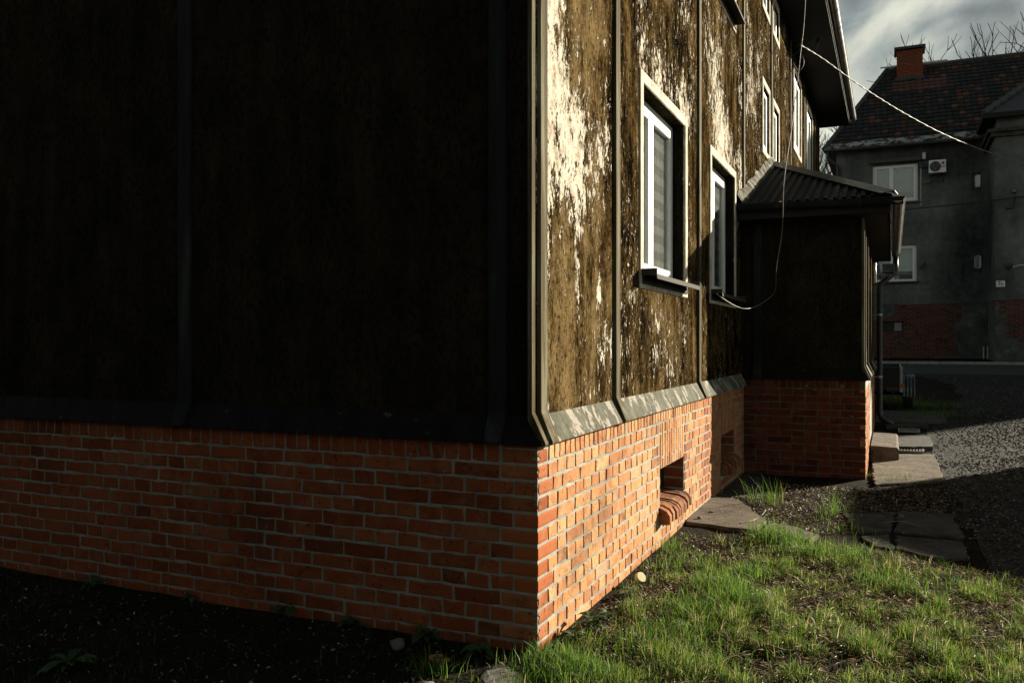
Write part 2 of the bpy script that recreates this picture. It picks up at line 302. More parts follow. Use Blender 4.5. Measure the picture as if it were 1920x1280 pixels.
g = mat('flaking_zinc'); P = g.pos(); wm = g.ss(g.noise(g.scale(P, (1, 1, 1.5)), 3.2, 8, .7), .47, .52)
g.out(g.bsdf(g.mix(wm, g.ramp(g.noise(P, 4, 6), [(.4, (.02, .018, .017)), (.7, (.09, .045, .03))]), (.30, .31, .30)), .7, nrm=g.bump(wm, .4, .01)))
# ground
g = mat('soil'); P = g.pos(); a = g.noise(P, 2.3, 8, .65); b = g.noise(P, 28, 7, .7); c = g.vor(P, 55)
col = g.ramp(g.add(g.mul(a, .5), g.mul(b, .5)), [(.3, (.006, .005, .004)), (.5, (.018, .0145, .0105)), (.7, (.045, .036, .026))])
g.out(g.bsdf(col, .95, nrm=g.bump(g.add(b, g.mul(c, .6)), 1., .02), spec=.04))
g = mat('gravel_bed'); P = g.pos(); v = g.vor(P, 34); r = g.vor(P, 34, 'Color'); a = g.noise(P, .7, 6, .6)
col = g.mix(g.ss(a, .42, .68), g.ramp(g.n('ShaderNodeSeparateColor', {0: r}).outputs[0], [(0, (.02, .02, .019)), (.6, (.06, .06, .057)), (1, (.14, .14, .135))]), (.05, .046, .04))
col = g.mix(g.mul(g.ss(v, .25, .6), .8), col, (.015, .014, .012))
g.out(g.bsdf(col, .9, nrm=g.bump(g.mul(v, -1.), 1., .02), spec=.08))
g = mat('gravel_stone'); r = g.n('ShaderNodeNewGeometry').outputs['Random Per Island']
g.out(g.bsdf(g.ramp(r, [(0, (.016, .016, .015)), (.5, (.046, .047, .045)), (.82, (.10, .10, .095)), (.95, (.22, .22, .21)), (1, (.14, .08, .055))]), .85, spec=.08))
def leafy(name, stops, tl=.45, rough=.55):
    g = mat(name); r = g.n('ShaderNodeNewGeometry').outputs['Random Per Island']
    col = g.ramp(r, stops); pb = g.bsdf(col, rough, spec=.35)
    t2 = g.n('ShaderNodeBsdfTranslucent', {'Color': col}).outputs[0]
    mx = g.n('ShaderNodeMixShader', {0: tl}); g.put(mx.inputs[1], pb); g.put(mx.inputs[2], t2); g.out(mx.outputs[0])
leafy('grass_blades', [(0, (.020, .055, .008)), (.30, (.058, .125, .015)), (.60, (.115, .195, .025)), (.82, (.21, .26, .042)), (.88, (.26, .21, .085)), (1, (.52, .44, .28))], .5)
leafy('grass_lush', [(0, (.025, .075, .013)), (.5, (.075, .16, .022)), (1, (.19, .27, .045))], .5)
leafy('grass_shade', [(0, (.012, .026, .007)), (.8, (.03, .05, .014)), (1, (.09, .075, .045))], .3)  # darkened grass copy, gable shade put into its colours
leafy('straw', [(0, (.16, .12, .06)), (.6, (.34, .27, .15)), (1, (.60, .52, .36))], .2, .6)
leafy('weed_leaf', [(0, (.03, .065, .022)), (1, (.09, .15, .05))], .3)
leafy('dead_leaf', [(0, (.03, .02, .014)), (.5, (.10, .07, .045)), (.85, (.22, .165, .11)), (1, (.42, .35, .27))], .15, .7)

# ---------------------------------------------------------------- ground, yard, road
def noise2(x, y, s=1.): return mnoise.noise(Vector((x*s, y*s, 3.7)))
def gh(x, y):
    h = gz(x, y)
    if y < 7 and x > -8: h += .018*noise2(x, y, 1.1)+.012*noise2(x, y, 3.3)
    return h
def sheet(name, x0, x1, y0, y1, step, m, lift=0., inside=None, **tags):
    xs = np.arange(x0, x1+step*.5, step); ys = np.arange(y0, y1+step*.5, step); nx, ny = len(xs), len(ys)
    V = np.array([(x, y, gh(x, y)+lift) for y in ys for x in xs]); F = []
    for j in range(ny-1):
        for i in range(nx-1):
            if inside is None or inside(xs[i]+step/2, ys[j]+step/2): F.append((j*nx+i, j*nx+i+1, (j+1)*nx+i+1, (j+1)*nx+i))
    me = bigmesh(name, V, None, np.array(F), m); me.polygons.foreach_set('use_smooth', [True]*len(me.polygons)); return link(name, me, **tags)
xs = sorted(set([-900, -400, -150, -70, -40, -25, -16, -12] + [round(-10+.2*i, 3) for i in range(0, 126)] + [16, 18, 21, 25, 32, 45, 70, 150, 400, 900]))
ys = sorted(set([-900, -400, -150, -60, -30, -18, -12, -9] + [round(-7+.2*i, 3) for i in range(0, 76)] + [8.5+.5*i for i in range(0, 60)] + [40, 46, 60, 90, 200, 500, 900]))
V = np.array([(x, y, gh(x, min(y, 40))) for y in ys for x in xs]); nx, ny = len(xs), len(ys)
F = np.array([(j*nx+i, j*nx+i+1, (j+1)*nx+i+1, (j+1)*nx+i) for j in range(ny-1) for i in range(nx-1)])
me = bigmesh('ground', V, None, F, 'soil'); me.polygons.foreach_set('use_smooth', [True]*len(me.polygons)); link('ground', me, kind='structure')
GE = sorted([(q.y, q.x) for q in [onground(*p_) for p_ in ((1920, 1118), (1850, 1050), (1815, 1000), (1790, 950), (1765, 905), (1752, 860), (1742, 830), (1740, 805), (1765, 780), (1800, 755), (1790, 725), (1760, 710))]]+[(-6, 6.), (23., 2.)])
def gravel_edge(y):                                 # left edge of the gravel yard at y
    ys_, xs_ = zip(*GE); return float(np.interp(y, ys_, xs_))+.08*noise2(0, y, 1.7)
sheet('gravel_yard', 2., 24., -6., 23.4, .1, 'gravel_bed', .006, lambda x, y: x > gravel_edge(y)+.1*noise2(x, y, 2.6), kind='structure')
sheet('road', -20., 45., 23.2, 27.8, .4, 'asphalt', .012, None, kind='structure')
mb = MB()
for i in range(40):
    x = -14+i*1.0; mb = MB(); zt = gz(0, 28.)+.09
    mb.box(x+.006, x+.994, 27.8, 27.96, gz(0, 28)-.1, zt+.004*random.random())
    if i == 0: kerb = bpy.data.objects.new('kerb', None); C.objects.link(kerb); kerb.location = (0, 27.9, gz(0, 28)); kerb['kind'] = 'structure'
    obj('kerb_stone', mb, 'kerb_stone', kerb, bevel=.015)

def slab(px_poly, z_off, thick, m, parent, name='paving_slab', jit=.02, seed=0, zt=None):
    rs = random.Random(seed); pts = [onground(*p) for p in px_poly]; ring = []
    for i in range(len(pts)):
        a, b = pts[i], pts[(i+1) % len(pts)]; n = max(2, int((b-a).length/.09))
        for k in range(n):
            p = a.lerp(b, k/n); q = (b-a).normalized(); nn = Vector((q.y, -q.x, 0))
            ring.append(p+nn*(rs.uniform(-jit, jit)))
    cz = max(gh(p.x, p.y) for p in ring)+z_off if zt is None else zt
    c = sum(ring, Vector())/len(ring); mb = MB(); n = len(ring)
    top = [(p.x, p.y, cz) for p in ring]; ch = [(c.x+(p.x-c.x)*.985, c.y+(p.y-c.y)*.985, cz+.008) for p in ring]; bot = [(p.x, p.y, cz-thick) for p in ring]
    mb.add(ch+top+bot, [tuple(range(n))]+[(i, (i+1) % n, n+(i+1) % n, n+i) for i in range(n)]+[(n+i, n+(i+1) % n, 2*n+(i+1) % n, 2*n+i) for i in range(n)]+[tuple(range(3*n-1, 2*n-1, -1))])
    return obj(name, mb, m, parent)
path = bpy.data.objects.new('path', None); C.objects.link(path); path.location = (1.9, 5, 0); path['kind'] = 'structure'
SL = [([(1283, 985), (1326, 937), (1388, 942), (1436, 984), (1418, 1003), (1340, 993)], 'concrete'), ([(1440, 986), (1475, 990), (1538, 1010), (1520, 1020), (1432, 1004)], 'concrete'),
      ([(1332, 932), (1352, 900), (1420, 885), (1445, 905), (1392, 937)], 'concrete_dark'),
      ([(1580, 966), (1676, 961), (1672, 998), (1608, 1001)], 'concrete_dark'), ([(1682, 961), (1788, 966), (1806, 1012), (1678, 999)], 'concrete_dark'),
      ([(1614, 1006), (1671, 1003), (1674, 1031), (1640, 1026)], 'concrete_dark'), ([(1679, 1004), (1806, 1017), (1818, 1050), (1745, 1046), (1681, 1029)], 'concrete_dark'),
      ([(1634, 868), (1640, 853), (1752, 852), (1768, 906), (1640, 914)], 'concrete'), ([(1682, 817), (1742, 817), (1748, 845), (1682, 846)], 'concrete_dark')]
for i, (pp, m) in enumerate(SL): slab(pp, .001 if i not in (0, 1) else .014, .07, m, path, seed=i)
slab([(1656, 796), (1738, 795), (1742, 803), (1662, 804)], .012, .08, 'concrete_dark', path, 'edging_stone', .006, 40)
pm = MB(); pm.box(-.095, .095, -.045, .045, -.05, .0); pav = pm.mesh('paver', 'paver_stone')
for j in range(17):
    for i in range(5):
        x = 1.36+i*.2+(.1 if j % 2 else 0); y = 11.75+j*.1
        inst('paver', pav, path, (x, y, gh(x, y)+.022+random.uniform(-.004, .004)), random.uniform(-.03, .03), (random.uniform(.95, 1), random.uniform(.93, 1), 1))

# ---------------------------------------------------------------- brick pieces
def brick_piece(w_, h_, seed, m, dep=.055, jit=.0046):
    """front face towards local -Y, centred in X and Z; irregular outline, chamfered rim"""
    rs = random.Random(seed); a, b = w_/2, h_/2
    nl = 4 if w_ > .2 else 3; nh = 4 if h_ > .1 else 2
    out = [(-a+2*a*i/(nl-1), -b) for i in range(nl)]+[(a, -b+2*b*i/(nh-1)) for i in range(1, nh)]+[(a-2*a*i/(nl-1), b) for i in range(1, nl)]+[(-a, b-2*b*i/(nh-1)) for i in range(1, nh-1)]
    mid = [(x+rs.uniform(-jit, jit), z+rs.uniform(-jit, jit)) for x, z in out]
    mid = [((x*.985 if (abs(abs(x)-a) < .01 and abs(abs(z)-b) < .01) else x), z) for x, z in mid]
    fr = [(x-math.copysign(rs.uniform(.003, .006), x) if abs(x) > a*.8 else x, z-math.copysign(rs.uniform(.003, .006), z)) for x, z in mid]
    n = len(mid); mb = MB(); o = rs.uniform(-.001, .001)
    V = [(x, o+rs.uniform(-.001, .001), z) for x, z in fr]+[(x, .0038+rs.uniform(0, .0012), z) for x, z in mid]+[(x, dep, z) for x, z in mid]
    mb.add(V, [tuple(range(n))]+[(i, i+n, (i+1) % n+n, (i+1) % n) for i in range(n)]+[(i+n, i+2*n, (i+1) % n+2*n, (i+1) % n+n) for i in range(n)])
    return mb
NV = 7
STR = [brick_piece(.25, .065, 10+i, 'brick_red').mesh('brick', 'brick_red') for i in range(NV)]
HDR = [brick_piece(.12, .065, 40+i, 'brick_red').mesh('brick', 'brick_red') for i in range(NV)]
ROW = [brick_piece(.065, .125, 70+i, 'brick_red').mesh('brick', 'brick_red') for i in range(NV)]
LNT = [brick_piece(.062, .25, 90+i, 'brick_red').mesh('brick', 'brick_red') for i in range(4)]
class Bricks:
    """collects bricks of one wall: the nearest 'limit' become objects, the others one joined part"""
    def __init__(s, parent, origin, rz, limit, worn=None): s.worn = worn; s.p = parent; s.o = Vector(origin); s.rz = rz; s.l = []; s.limit = limit; s.R = Matrix.Rotation(rz, 4, 'Z')
    def put(s, kind, u, z, w_, h_, out=0.):
        me, W, H = {'s': (STR, .25, .065), 'h': (HDR, .12, .065), 'r': (ROW, .065, .125), 'l': (LNT, .062, .25)}[kind]
        me = random.choice(me); loc = s.o+s.R @ Vector((u, -.002*random.random()-out, z))
        s.l.append((me, loc, (w_/W*random.choice((-1, 1)) if False else w_/W, 1, h_/H*random.uniform(.97, 1.01)), random.uniform(-.008, .008)))
    def flush(s):
        s.l.sort(key=lambda t: (t[1]-CAM).length)
        for me, loc, sc, ry in s.l[:s.limit]:
            o = inst('brick', me, s.p, loc, s.rz, sc, 0, ry)
            if s.worn: o.material_slots[0].link = 'OBJECT'; o.material_slots[0].material = MATS[s.worn]
        mb = MB()
        for me, loc, sc, ry in s.l[s.limit:]:
            M = Matrix.Translation(loc) @ s.R @ Matrix.Rotation(ry, 4, 'Y') @ Matrix.Diagonal((*sc, 1))
            mb.add([M @ v.co for v in me.vertices], [tuple(f.vertices) for f in me.polygons])
        if mb.v: obj('more_bricks', mb, 'brick_half_lit_islands' if s.worn == 'brick_sunlit' else 'brick_islands', s.p, kind='stuff')
CH = .0765; Z0 = .888; JT = .0105
def row_fill(B, k, start, end, stretcher, offset_header, z0, holes, sgn, last_d=0.):
    """course k laid from start to end (distance along the wall from the corner); holes = [(a, b, zlo, zhi)]"""
    z = z0-CH*(k-.5); t = start; first = True
    while t < end-.03:
        if stretcher and not (first and offset_header): L = .25; kd = 's'
        else: L = .12; kd = 'h'
        if not stretcher and random.random() < .05 and t > 1: L = .25; kd = 's'
        first = False; e = min(t+L+random.uniform(-.004, .004), end); segs = [(t, e)]
        for a, b, zl, zh in holes:
            if zl < z < zh:
                ns = []
                for p, q in segs:
                    if q <= a or p >= b: ns.append((p, q))
                    else:
                        if p < a-JT: ns.append((p, a-JT))
                        if q > b+JT: ns.append((b+JT, q))
                segs = ns
        for p, q in segs:
            if q-p > .028:
                B.put('s' if q-p > .17 else 'h', sgn*(p+q)/2, z+random.uniform(-.002, .002), q-p, .065)
        t = e+JT+random.uniform(-.001, .001)

# ---------------------------------------------------------------- the old house
HL, HD, HE = 17.3, 9.2, 6.55                       # length along +Y, depth along -X, eaves
house = thing('house', (0, 0, 0), 'two-storey house with brick plinth and peeling brown walls, filling the left', 'house')
BW = [(2.31, 3.08), (4.70, 5.50)]                   # basement openings on the long side
def brick_corner(left, right, seed, chip, z, m):
    rs = random.Random(seed); mb = MB(); rings = []; nz = 6
    for i in range(nz):
        zz_ = -.0325+.065*i/(nz-1); e = .004 if i in (0, nz-1) else 0.
        c = (rs.random()**1.5)*chip if chip else .0015
        c2 = (rs.random()**2)*chip*.6
        x1, y1 = -min(.06, left*.4), min(.05, right*.4)
        rings.append([(-left, e, zz_), (x1, e, zz_), (-c*rs.uniform(.5, 1.1)-e-.002, e, zz_), (-e, c*rs.uniform(.5, 1.1)+e+.002, zz_), (-e, y1, zz_), (-e, right, zz_), (-.06, right, zz_), (-.06, .06, zz_), (-left, .06, zz_)])
    n = 9; V = [v for r in rings for v in r]
    F = [(j*n+i, j*n+(i+1) % n, (j+1)*n+(i+1) % n, (j+1)*n+i) for j in range(nz-1) for i in range(n)]
    F += [tuple(range(n-1, -1, -1)), tuple(range((nz-1)*n, nz*n))]
    mb.add(V, F); return mb
# plinth cores (mortar), then bricks
mb = MB(); ms = .0036
mb.box(-HD, -ms, ms, .35, -.5, 1.02)
plL = obj('plinth_wall', mb, 'mortar', house)
mb = MB(); xa, xb = -.35, -ms
cuts = [.351, BW[0][0], BW[0][1], BW[1][0], BW[1][1], 6.1]
for i in range(0, 6, 2): mb.box(xa, xb, cuts[i], cuts[i+1], -.5, 1.02)
for a, b in BW: mb.box(xa, xb, a, b, -.5, .20); mb.box(xa, xb, a, b, .556, 1.02)
mb.box(xa, xb, 6.1, HL, -.5, 1.02); mb.box(xa-.02, xb-.001, .012, .35, -.49, 1.019)
plR = obj('plinth_wall', mb, 'mortar', house)
BL = Bricks(plL, (0, 0, 0), 0, 300); BR = Bricks(plR, (0, 0, 0), math.pi/2, 300, 'brick_sunlit')
holes = []
for a, b in BW: holes += [(a, b, .28, .556), (a-.01, b+.01, .55, .90), (a-.035, b+.035, .15, .30)]
for k in range(1, 14):
    odd = k % 2 == 1; z = Z0-CH*(k-.5)
    l, r = (.19, .12) if odd else (.12, .19 if k in (2, 8, 10) else .245)
    chip = 0. if 4 <= k <= 8 else .030
    o = obj('brick', brick_corner(l, r, k, chip, z, ''), 'brick_new' if 4 <= k <= 8 else 'brick_corner', plL, raw=True); o.location = (0, 0, z)-plL.location.copy() if False else Vector((0, 0, z))-wloc(plL)
    row_fill(BL, k, l+JT, 7.0 if k < 13 else 5., odd, k % 4 == 3, Z0, [], -1)
    row_fill(BR, k, r+JT, 6.09, not odd, k % 4 == 2, Z0, holes, 1)
for kk in (0, 1):
    o = obj('brick', brick_corner(.185, .12, 30+kk, .035, 0, ''), 'brick_corner', plL, raw=True); o.location = Vector((0, 0, Z0+.037+kk*.072))-wloc(plL)
t = .195+JT
while t < 7.: BL.put('r', -(t+.0325), Z0+.005+.0625, .065, .125); t += .0755
t = .13+JT
while t < 6.06: BR.put('r', t+.0325, Z0+.005+.0625, .065, .125); t += .0755
for a, b in BW:                                     # upright lintel bricks and rolled sills
    n = int((b-a)/.069); st = (b-a)/n
    for i in range(n):
        u = a+st*(i+.5)
        if i % 2 == 0: BR.put('l', u, .556+.125, st-.008, .25); BR.put('r', u, .556+.295, st-.008, .07)
        else: BR.put('r', u, .556+.037, st-.008, .07); BR.put('l', u, .556+.205, st-.008, .25)
BL.flush(); BR.flush()
sp = MB()                                           # sill brick on edge, rounded nose, sticking out of the wall
prof = [(-.16, .302), (.0, .286), (.048, .264), (.070, .232), (.072, .175), (.05, .165), (-.16, .165)]
sp.prism(prof, -.03, .03, lambda u, v, t_: (u, t_, v)); sill_me = sp.mesh('brick', 'brick_sill')
for a, b in BW:
    n = int((b-a+.05)/.071)
    for i in range(n):
        y = a-.025+(b-a+.05)*(i+.5)/n
        inst('brick', sill_me, plR, (random.uniform(-.016, .014), y, random.uniform(-.012, .006)), random.uniform(-.05, .05), (1, random.uniform(.86, 1.0), 1), random.uniform(-.06, .06))
for a, b in BW:                                     # basement windows set back in the wall
    bwn = bpy.data.objects.new('basement_window', None); C.objects.link(bwn); bwn.parent = house; bwn.location = (-.17, (a+b)/2, .3)
    mb = MB(); mb.box(-.20, -.165, a, a+.04, .285, .556); mb.box(-.20, -.165, b-.04, b, .285, .556); mb.box(-.20, -.165, a+.04, b-.04, .285, .32); mb.box(-.20, -.165, a+.04, b-.04, .52, .556); mb.box(-.2, -.168, (a+b)/2-.015, (a+b)/2+.015, .32, .52)
    obj('frame', mb, 'dark_metal', bwn); mb = MB(); mb.box(-.19, -.184, a+.04, b-.04, .32, .52); obj('pane', mb, 'glass', bwn)
    mb = MB(); mb.box(-.33, -.32, a-.05, b+.05, .2, .6); obj('backing', mb, 'interior', bwn)
    for jx in (b,):                                 # brick cheeks of the far jamb
        for q in range(3): 
            mb = MB(); z = .305+q*.084; mb.box(-.162, -.012, jx-.006, jx+.02, z, z+.068); obj('jamb_brick', mb, 'brick_red', bwn)
# facade: panels between battens
PN = -.03                                           # panel face, measured outwards from the brick face
YB = [.105] + [1.32+2.45*i for i in range(7)] + [HL-.105]   # batten centre lines on the long side
WIN = []                                            # (centre y, trim width, z0, z1) of openings incl. trim
for c in (2.575, 4.98): WIN += [(c, 1.44, 1.835, 3.315), (c, 1.44, 4.815, 6.30)]
for c in (12.33, 14.78): WIN += [(c, 1.40, 1.835, 3.315), (c, 1.40, 4.815, 6.30)]
for c in (8.15, 9.23): WIN += [(c, .76, 3.96, 4.96), (c, .76, 5.87, 6.47)]
def panel(mb, y0, y1, z0, z1, wins, x0=-.30, x1=PN):
    zs = sorted(set([z0, z1]+[min(max(v, z0), z1) for wv in wins for v in (wv[2], wv[3])]))
    for za, zb in zip(zs, zs[1:]):
        if zb-za < 1e-6: continue
        ys_ = [y0]
        for c, ww, a, b in sorted(wins):
            if a <= za+1e-6 and b >= zb-1e-6: ys_ += [c-ww/2, c+ww/2]
        ys_.append(y1)
        for i in range(0, len(ys_), 2): mb.box(x0, x1, ys_[i], ys_[i+1], za, zb)
edges = [0.]+YB[1:-1]+[HL]
for i in range(len(edges)-1):
    y0, y1 = edges[i], edges[i+1]; inn = [(c, ww-.16, a+.08, b-.08) for c, ww, a, b in WIN if y0-.01 < c < y1+.01]
    mb = MB(); panel(mb, max(y0, .31), y1, 1.02, HE, inn)
    if i == 0: mb.box(-.30, PN, 0.03, .31, 1.02, HE)
    obj('facade_panel', mb, 'peeling_plaster', house)
XB = [.22] + [.22+2.005*i for i in range(1, 5)]     # battens of the gable side, distance from the corner
ed = [.301]+XB[1:]+[HD]
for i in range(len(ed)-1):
    mb = MB(); mb.box(-ed[i+1], -ed[i], .03, .30, 1.02, HE); obj('facade_panel', mb, 'shaded_plaster', house)
mb = MB(); mb.box(PN-.27, PN-.0005, .0295, .0300, 1.02, HE); obj('corner_face', mb, 'shaded_plaster', house)  # thin darkened skin, gives the panel end the gable's painted shade
mb = MB(); mb.box(-HD, 0+PN, HL-.3, HL, -.3, HE); mb.box(-HD, -HD+.3, .3, HL-.3, -.3, HE); obj('rear_wall', mb, 'shaded_plaster', house)
def skirt_prof(n0): return [(PN-.004, 1.125), (n0, .992), (n0+.002, .983), (n0-.006, .981), (PN-.03, 1.09)]
mb = MB(); pr = skirt_prof(.034); n = len(pr)
mb.add([(u, -u, z) for u, z in pr]+[(u, 6.1-.02, z) for u, z in pr], [(i, (i+1) % n, (i+1) % n+n, i+n) for i in range(n)]); obj('skirt', mb, 'skirt_metal', house)
mb = MB(); mb.add([(u, -u, z) for u, z in pr]+[(-HD, -u, z) for u, z in pr], [(i, (i+1) % n, (i+1) % n+n, i+n) for i in range(n)]); obj('skirt', mb, 'shaded_skirt_metal', house)
def batten(mb, w_, fn, zt, p=.020):
    a = PN+p; prof = [(PN-.01, zt), (a, zt), (a, 1.135), (.034+.018, .992), (.034+.012, .979), (.022, .990), (PN-.01, 1.10)]
    q = .012; mb.prism(prof, -w_/2, w_/2, fn)
for i, y in enumerate(YB):
    mb = MB(); wd = .088 if i else .092
    batten(mb, wd, lambda u, v, t_, y=y: (u, y+t_, v), HE); obj('batten', mb, 'batten_paint', house, bevel=.004)
mb = MB(); batten(mb, .045, lambda u, v, t_: (u-.004, -.002+t_+.0, v), HE, .012); obj('corner_batten', mb, 'batten_paint', house, bevel=.003)
for x in XB:
    mb = MB(); batten(mb, .092, lambda u, v, t_, x=x: (-x+t_, -u, v), HE); obj('batten', mb, 'shaded_batten_paint', house, bevel=.004)

def window(parent, loc, rz, W, H, trim='white_trim', tw=.08, depth=.13, sill=True, two=True, fw=.066, sw=.07, blind=None, frame='white_pvc', curtain=None, split=.5, trim_d=.012):
    """W, H of the clear opening; local X along the wall, -Y out of the wall, origin at the opening's lower left on the wall face"""
    mb = MB(); y0, y1 = depth, depth+.06
    mb.box(0, fw, y0, y1, 0, H); mb.box(W-fw, W, y0, y1, 0, H); mb.box(fw, W-fw, y0, y1, 0, fw); mb.box(fw, W-fw, y0, y1, H-fw, H)
    wn = obj('window', mb, frame, parent, raw=True, bevel=.006); wn.location = Vector(loc)-wloc(parent); wn.rotation_euler = (0, 0, rz)
    spans = [(fw, W*split-.0), (W*split, W-fw)] if two else [(fw, W-fw)]
    for a, b in spans:
        mb = MB(); c0, c1 = depth-.014, depth+.04; a += .003; b -= .003; z0, z1 = fw+.003-.012, H-fw-.003+.012
        mb.box(a-.01, a+sw, c0, c1, z0, z1); mb.box(b-sw, b+.01 if b > W-fw-.01 else b, c0, c1, z0, z1); mb.box(a+sw, b-sw, c0, c1, z0, z0+sw); mb.box(a+sw, b-sw, c0, c1, z1-sw, z1)
        s = obj('sash', mb, frame, wn, raw=True, bevel=.006)
        mb = MB(); mb.box(a+sw-.005, b-sw+.005, depth+.012, depth+.018, z0+sw-.005, z1-sw+.005); obj('pane', mb, 'glass', wn, raw=True)
        if blind:
            nb = int((z1-z0)/.075)
            for q in range(2):
                mb = MB()
                for i in range(nb):
                    if i % 2 == q: mb.box(a+sw-.004, b-sw+.004, depth+.026, depth+.03, z0+sw+i*(z1-z0-2*sw)/nb, z0+sw+(i+1)*(z1-z0-2*sw)/nb-.001)
                obj('blind', mb, ('blind_pale', 'blind_dark')[q], wn, raw=True)
    if tw:
        mb = MB(); e = -trim_d; h0 = 0 if not sill else -.08
        mb.box(-tw, 0, e, .012, -tw, H+tw); mb.box(W, W+tw, e, .012, -tw, H+tw); mb.box(0, W, e, .012, H, H+tw)
        mb.box(0, W, e, .012, -tw, -.004); obj('trim', mb, trim, wn, raw=True, bevel=.004)
        mb = MB(); mb.box(-.02, 0.001, .0125, depth+.06, 0, H+.02); mb.box(W-.001, W+.02, .0125, depth+.06, 0, H+.02); mb.box(.0015, W-.0015, .0125, depth, H-.001, H+.02); mb.box(0.0015, W-.0015, .0125, depth, -.02, .001); obj('reveal', mb, 'shaded_plaster', wn, raw=True)  # reveals get the darkened plaster, shade of the recess in its colour
    if sill:
        mb = MB(); prof = [(depth+.0, .045), (-.115, .014), (-.12, -.020), (-.113, -.020), (-.109, .006), (depth, .030)]
        mb.prism(prof, -.05, W+.05, lambda u, v, t_: (t_, u, v)); mb.box(-.058, -.05, -.118, depth-.02, .005, .05); mb.box(W+.05, W+.058, -.118, depth-.02, .005, .05)
        mb.box(-.045, W+.045, -.022, .03, -.05, -.002)
        obj('sill', mb, 'sill_metal', wn, raw=True)
    if curtain:
        mb = MB(); n = 60; V = []
        for i in range(n+1):
            x = fw+(W-2*fw)*i/n; y = depth+.13+.045*math.sin(i*1.45)+.02*math.sin(i*.6)
            V += [(x, y, curtain), (x, y, H-.03)]
        mb.add(V, [(2*i, 2*i+2, 2*i+3, 2*i+1) for i in range(n)]); obj('curtain', mb, 'curtain', wn, raw=True, smooth=True)
    mb = MB(); mb.box(-.02, W+.02, depth+.30, depth+.31, -.02, H+.02); mb.box(-.03, -.02, depth+.06, depth+.31, -.02, H+.02); mb.box(W+.02, W+.03, depth+.06, depth+.31, -.02, H+.02); mb.box(-.02, W+.02, depth+.06, depth+.3, H+.02, H+.03); mb.box(-.02, W+.02, depth+.06, depth+.3, -.03, -.02); obj('room_backing', mb, 'interior', wn, raw=True)
    return wn
for c, ww, a, b in WIN:
    nar = ww < 1
    window(house, (PN, c-ww/2+.08, a+.08), math.pi/2, ww-.16, b-a-.16, two=not nar, sill=not nar and c < 6, blind=not nar and c < 6, depth=.095 if c < 6 else .035, split=.42, fw=.066 if not nar else .05, sw=.07 if not nar else .05, curtain=None if (c < 6 or nar) else .05)
# eaves, gutter, roof
mb = MB(); mb.box(-HD-.6, .62, -.6, HL+.32, HE, HE+.06); obj('soffit', mb, 'soffit_board', house)
mb = MB(); mb.box(.60, .625, -.62, HL+.32, HE-.01, HE+.16); mb.box(-HD-.6, .6, HL+.30, HL+.325, HE-.01, HE+.16); obj('fascia', mb, 'soffit_board', house)
e = .65; A, B_, Cc, D = (-HD-e, -e, HE+.14), (e, -e, HE+.14), (e, HL+.36, HE+.14), (-HD-e, HL+.36, HE+.14); rx_ = -HD/2
mb = MB(); mb.add([A, B_, Cc, D, (rx_, 4.6, HE+4.4), (rx_, HL-4.6, HE+4.4)], [(0, 1, 4), (1, 2, 5, 4), (2, 3, 5), (3, 0, 4, 5), (0, 3, 2, 1)]); obj('roof', mb, 'roof_metal_far', house)
def gutter(name, a, b, out, r, m, parent, bracket=.8, bm='dark_metal'):
    a, b, out = Vector(a), Vector(b), Vector(out); mb = MB(); n = 9; V = []
    for p in (a, b):
        for k in range(n): t = math.pi*k/(n-1); V.append(p+out*(-math.cos(t)*r)+Vector((0, 0, -math.sin(t)*r)))
        for k in range(n-1, -1, -1): t = math.pi*k/(n-1); V.append(p+out*(-math.cos(t)*(r-.006))+Vector((0, 0, -math.sin(t)*(r-.006))))
    q = 2*n; mb.add(V, [(i, (i+1) % q, (i+1) % q+q, i+q) for i in range(q)]+[tuple(range(n)), tuple(range(q, q+n))])
    mb.tube([a+out*r+Vector((0, 0, .004)), b+out*r+Vector((0, 0, .004))], .011, 6)
    gt = obj(name, mb, m, parent); L = (b-a).length; d = (b-a).normalized(); k = max(2, int(L/bracket))
    for i in range(k):
        p = a+d*(L*(i+.5)/k); mb = MB(); V = []
        for s_ in (-.012, .012):
            for j in range(n): t = math.pi*j/(n-1); V.append(p+d*s_+out*(-math.cos(t)*(r+.005))+Vector((0, 0, -math.sin(t)*(r+.005))))
        mb.add(V, [(j, j+1, j+1+n, j+n) for j in range(n-1)]); obj('bracket', mb, bm, gt)
    return gt
gutter('gutter', (.70, -.6, HE+.12), (.70, HL+.34, HE+.12), (1, 0, 0), .068, 'gutter_metal', house, .75)

# ---------------------------------------------------------------- the porch
PX, PY0, PY1 = 1.267, 6.1, 11.2
porch = thing('porch', (PX/2, (PY0+PY1)/2, 0), 'black sheet-roofed entrance porch built out from the long wall of the house', 'porch')
mb = MB(); mb.box(0, PX-ms, PY0+ms, PY0+.3, -.4, 1.12); ppl = obj('plinth_wall', mb, 'mortar_shaded', porch)
BP = Bricks(ppl, (0, PY0, 0), 0, 300, 'brick_shaded'); PZ = .965
for k in range(1, 15):
    odd = k % 2 == 1; z = PZ-CH*(k-.5); lw = .25 if not odd else .12
    row_fill(BP, k, 1.267-(1.267-.005), PX-lw-JT, not odd, k % 4 == 2, PZ, [], 1)
    BP.put('s' if lw > .2 else 'h', PX-lw/2, z, lw, .065)
t = .01
while t < PX-.08: BP.put('r', t+.0325, PZ+.068, .065, .125); t += .0755
BP.flush()
mb = MB(); mb.box(PX-.3, PX-ms, PY0+.3, PY1, -.4, 1.12); pp2 = obj('plinth_wall', mb, 'mortar', porch)
B2 = Bricks(pp2, (PX, PY0, 0), math.pi/2, 0, 'brick_sunlit')
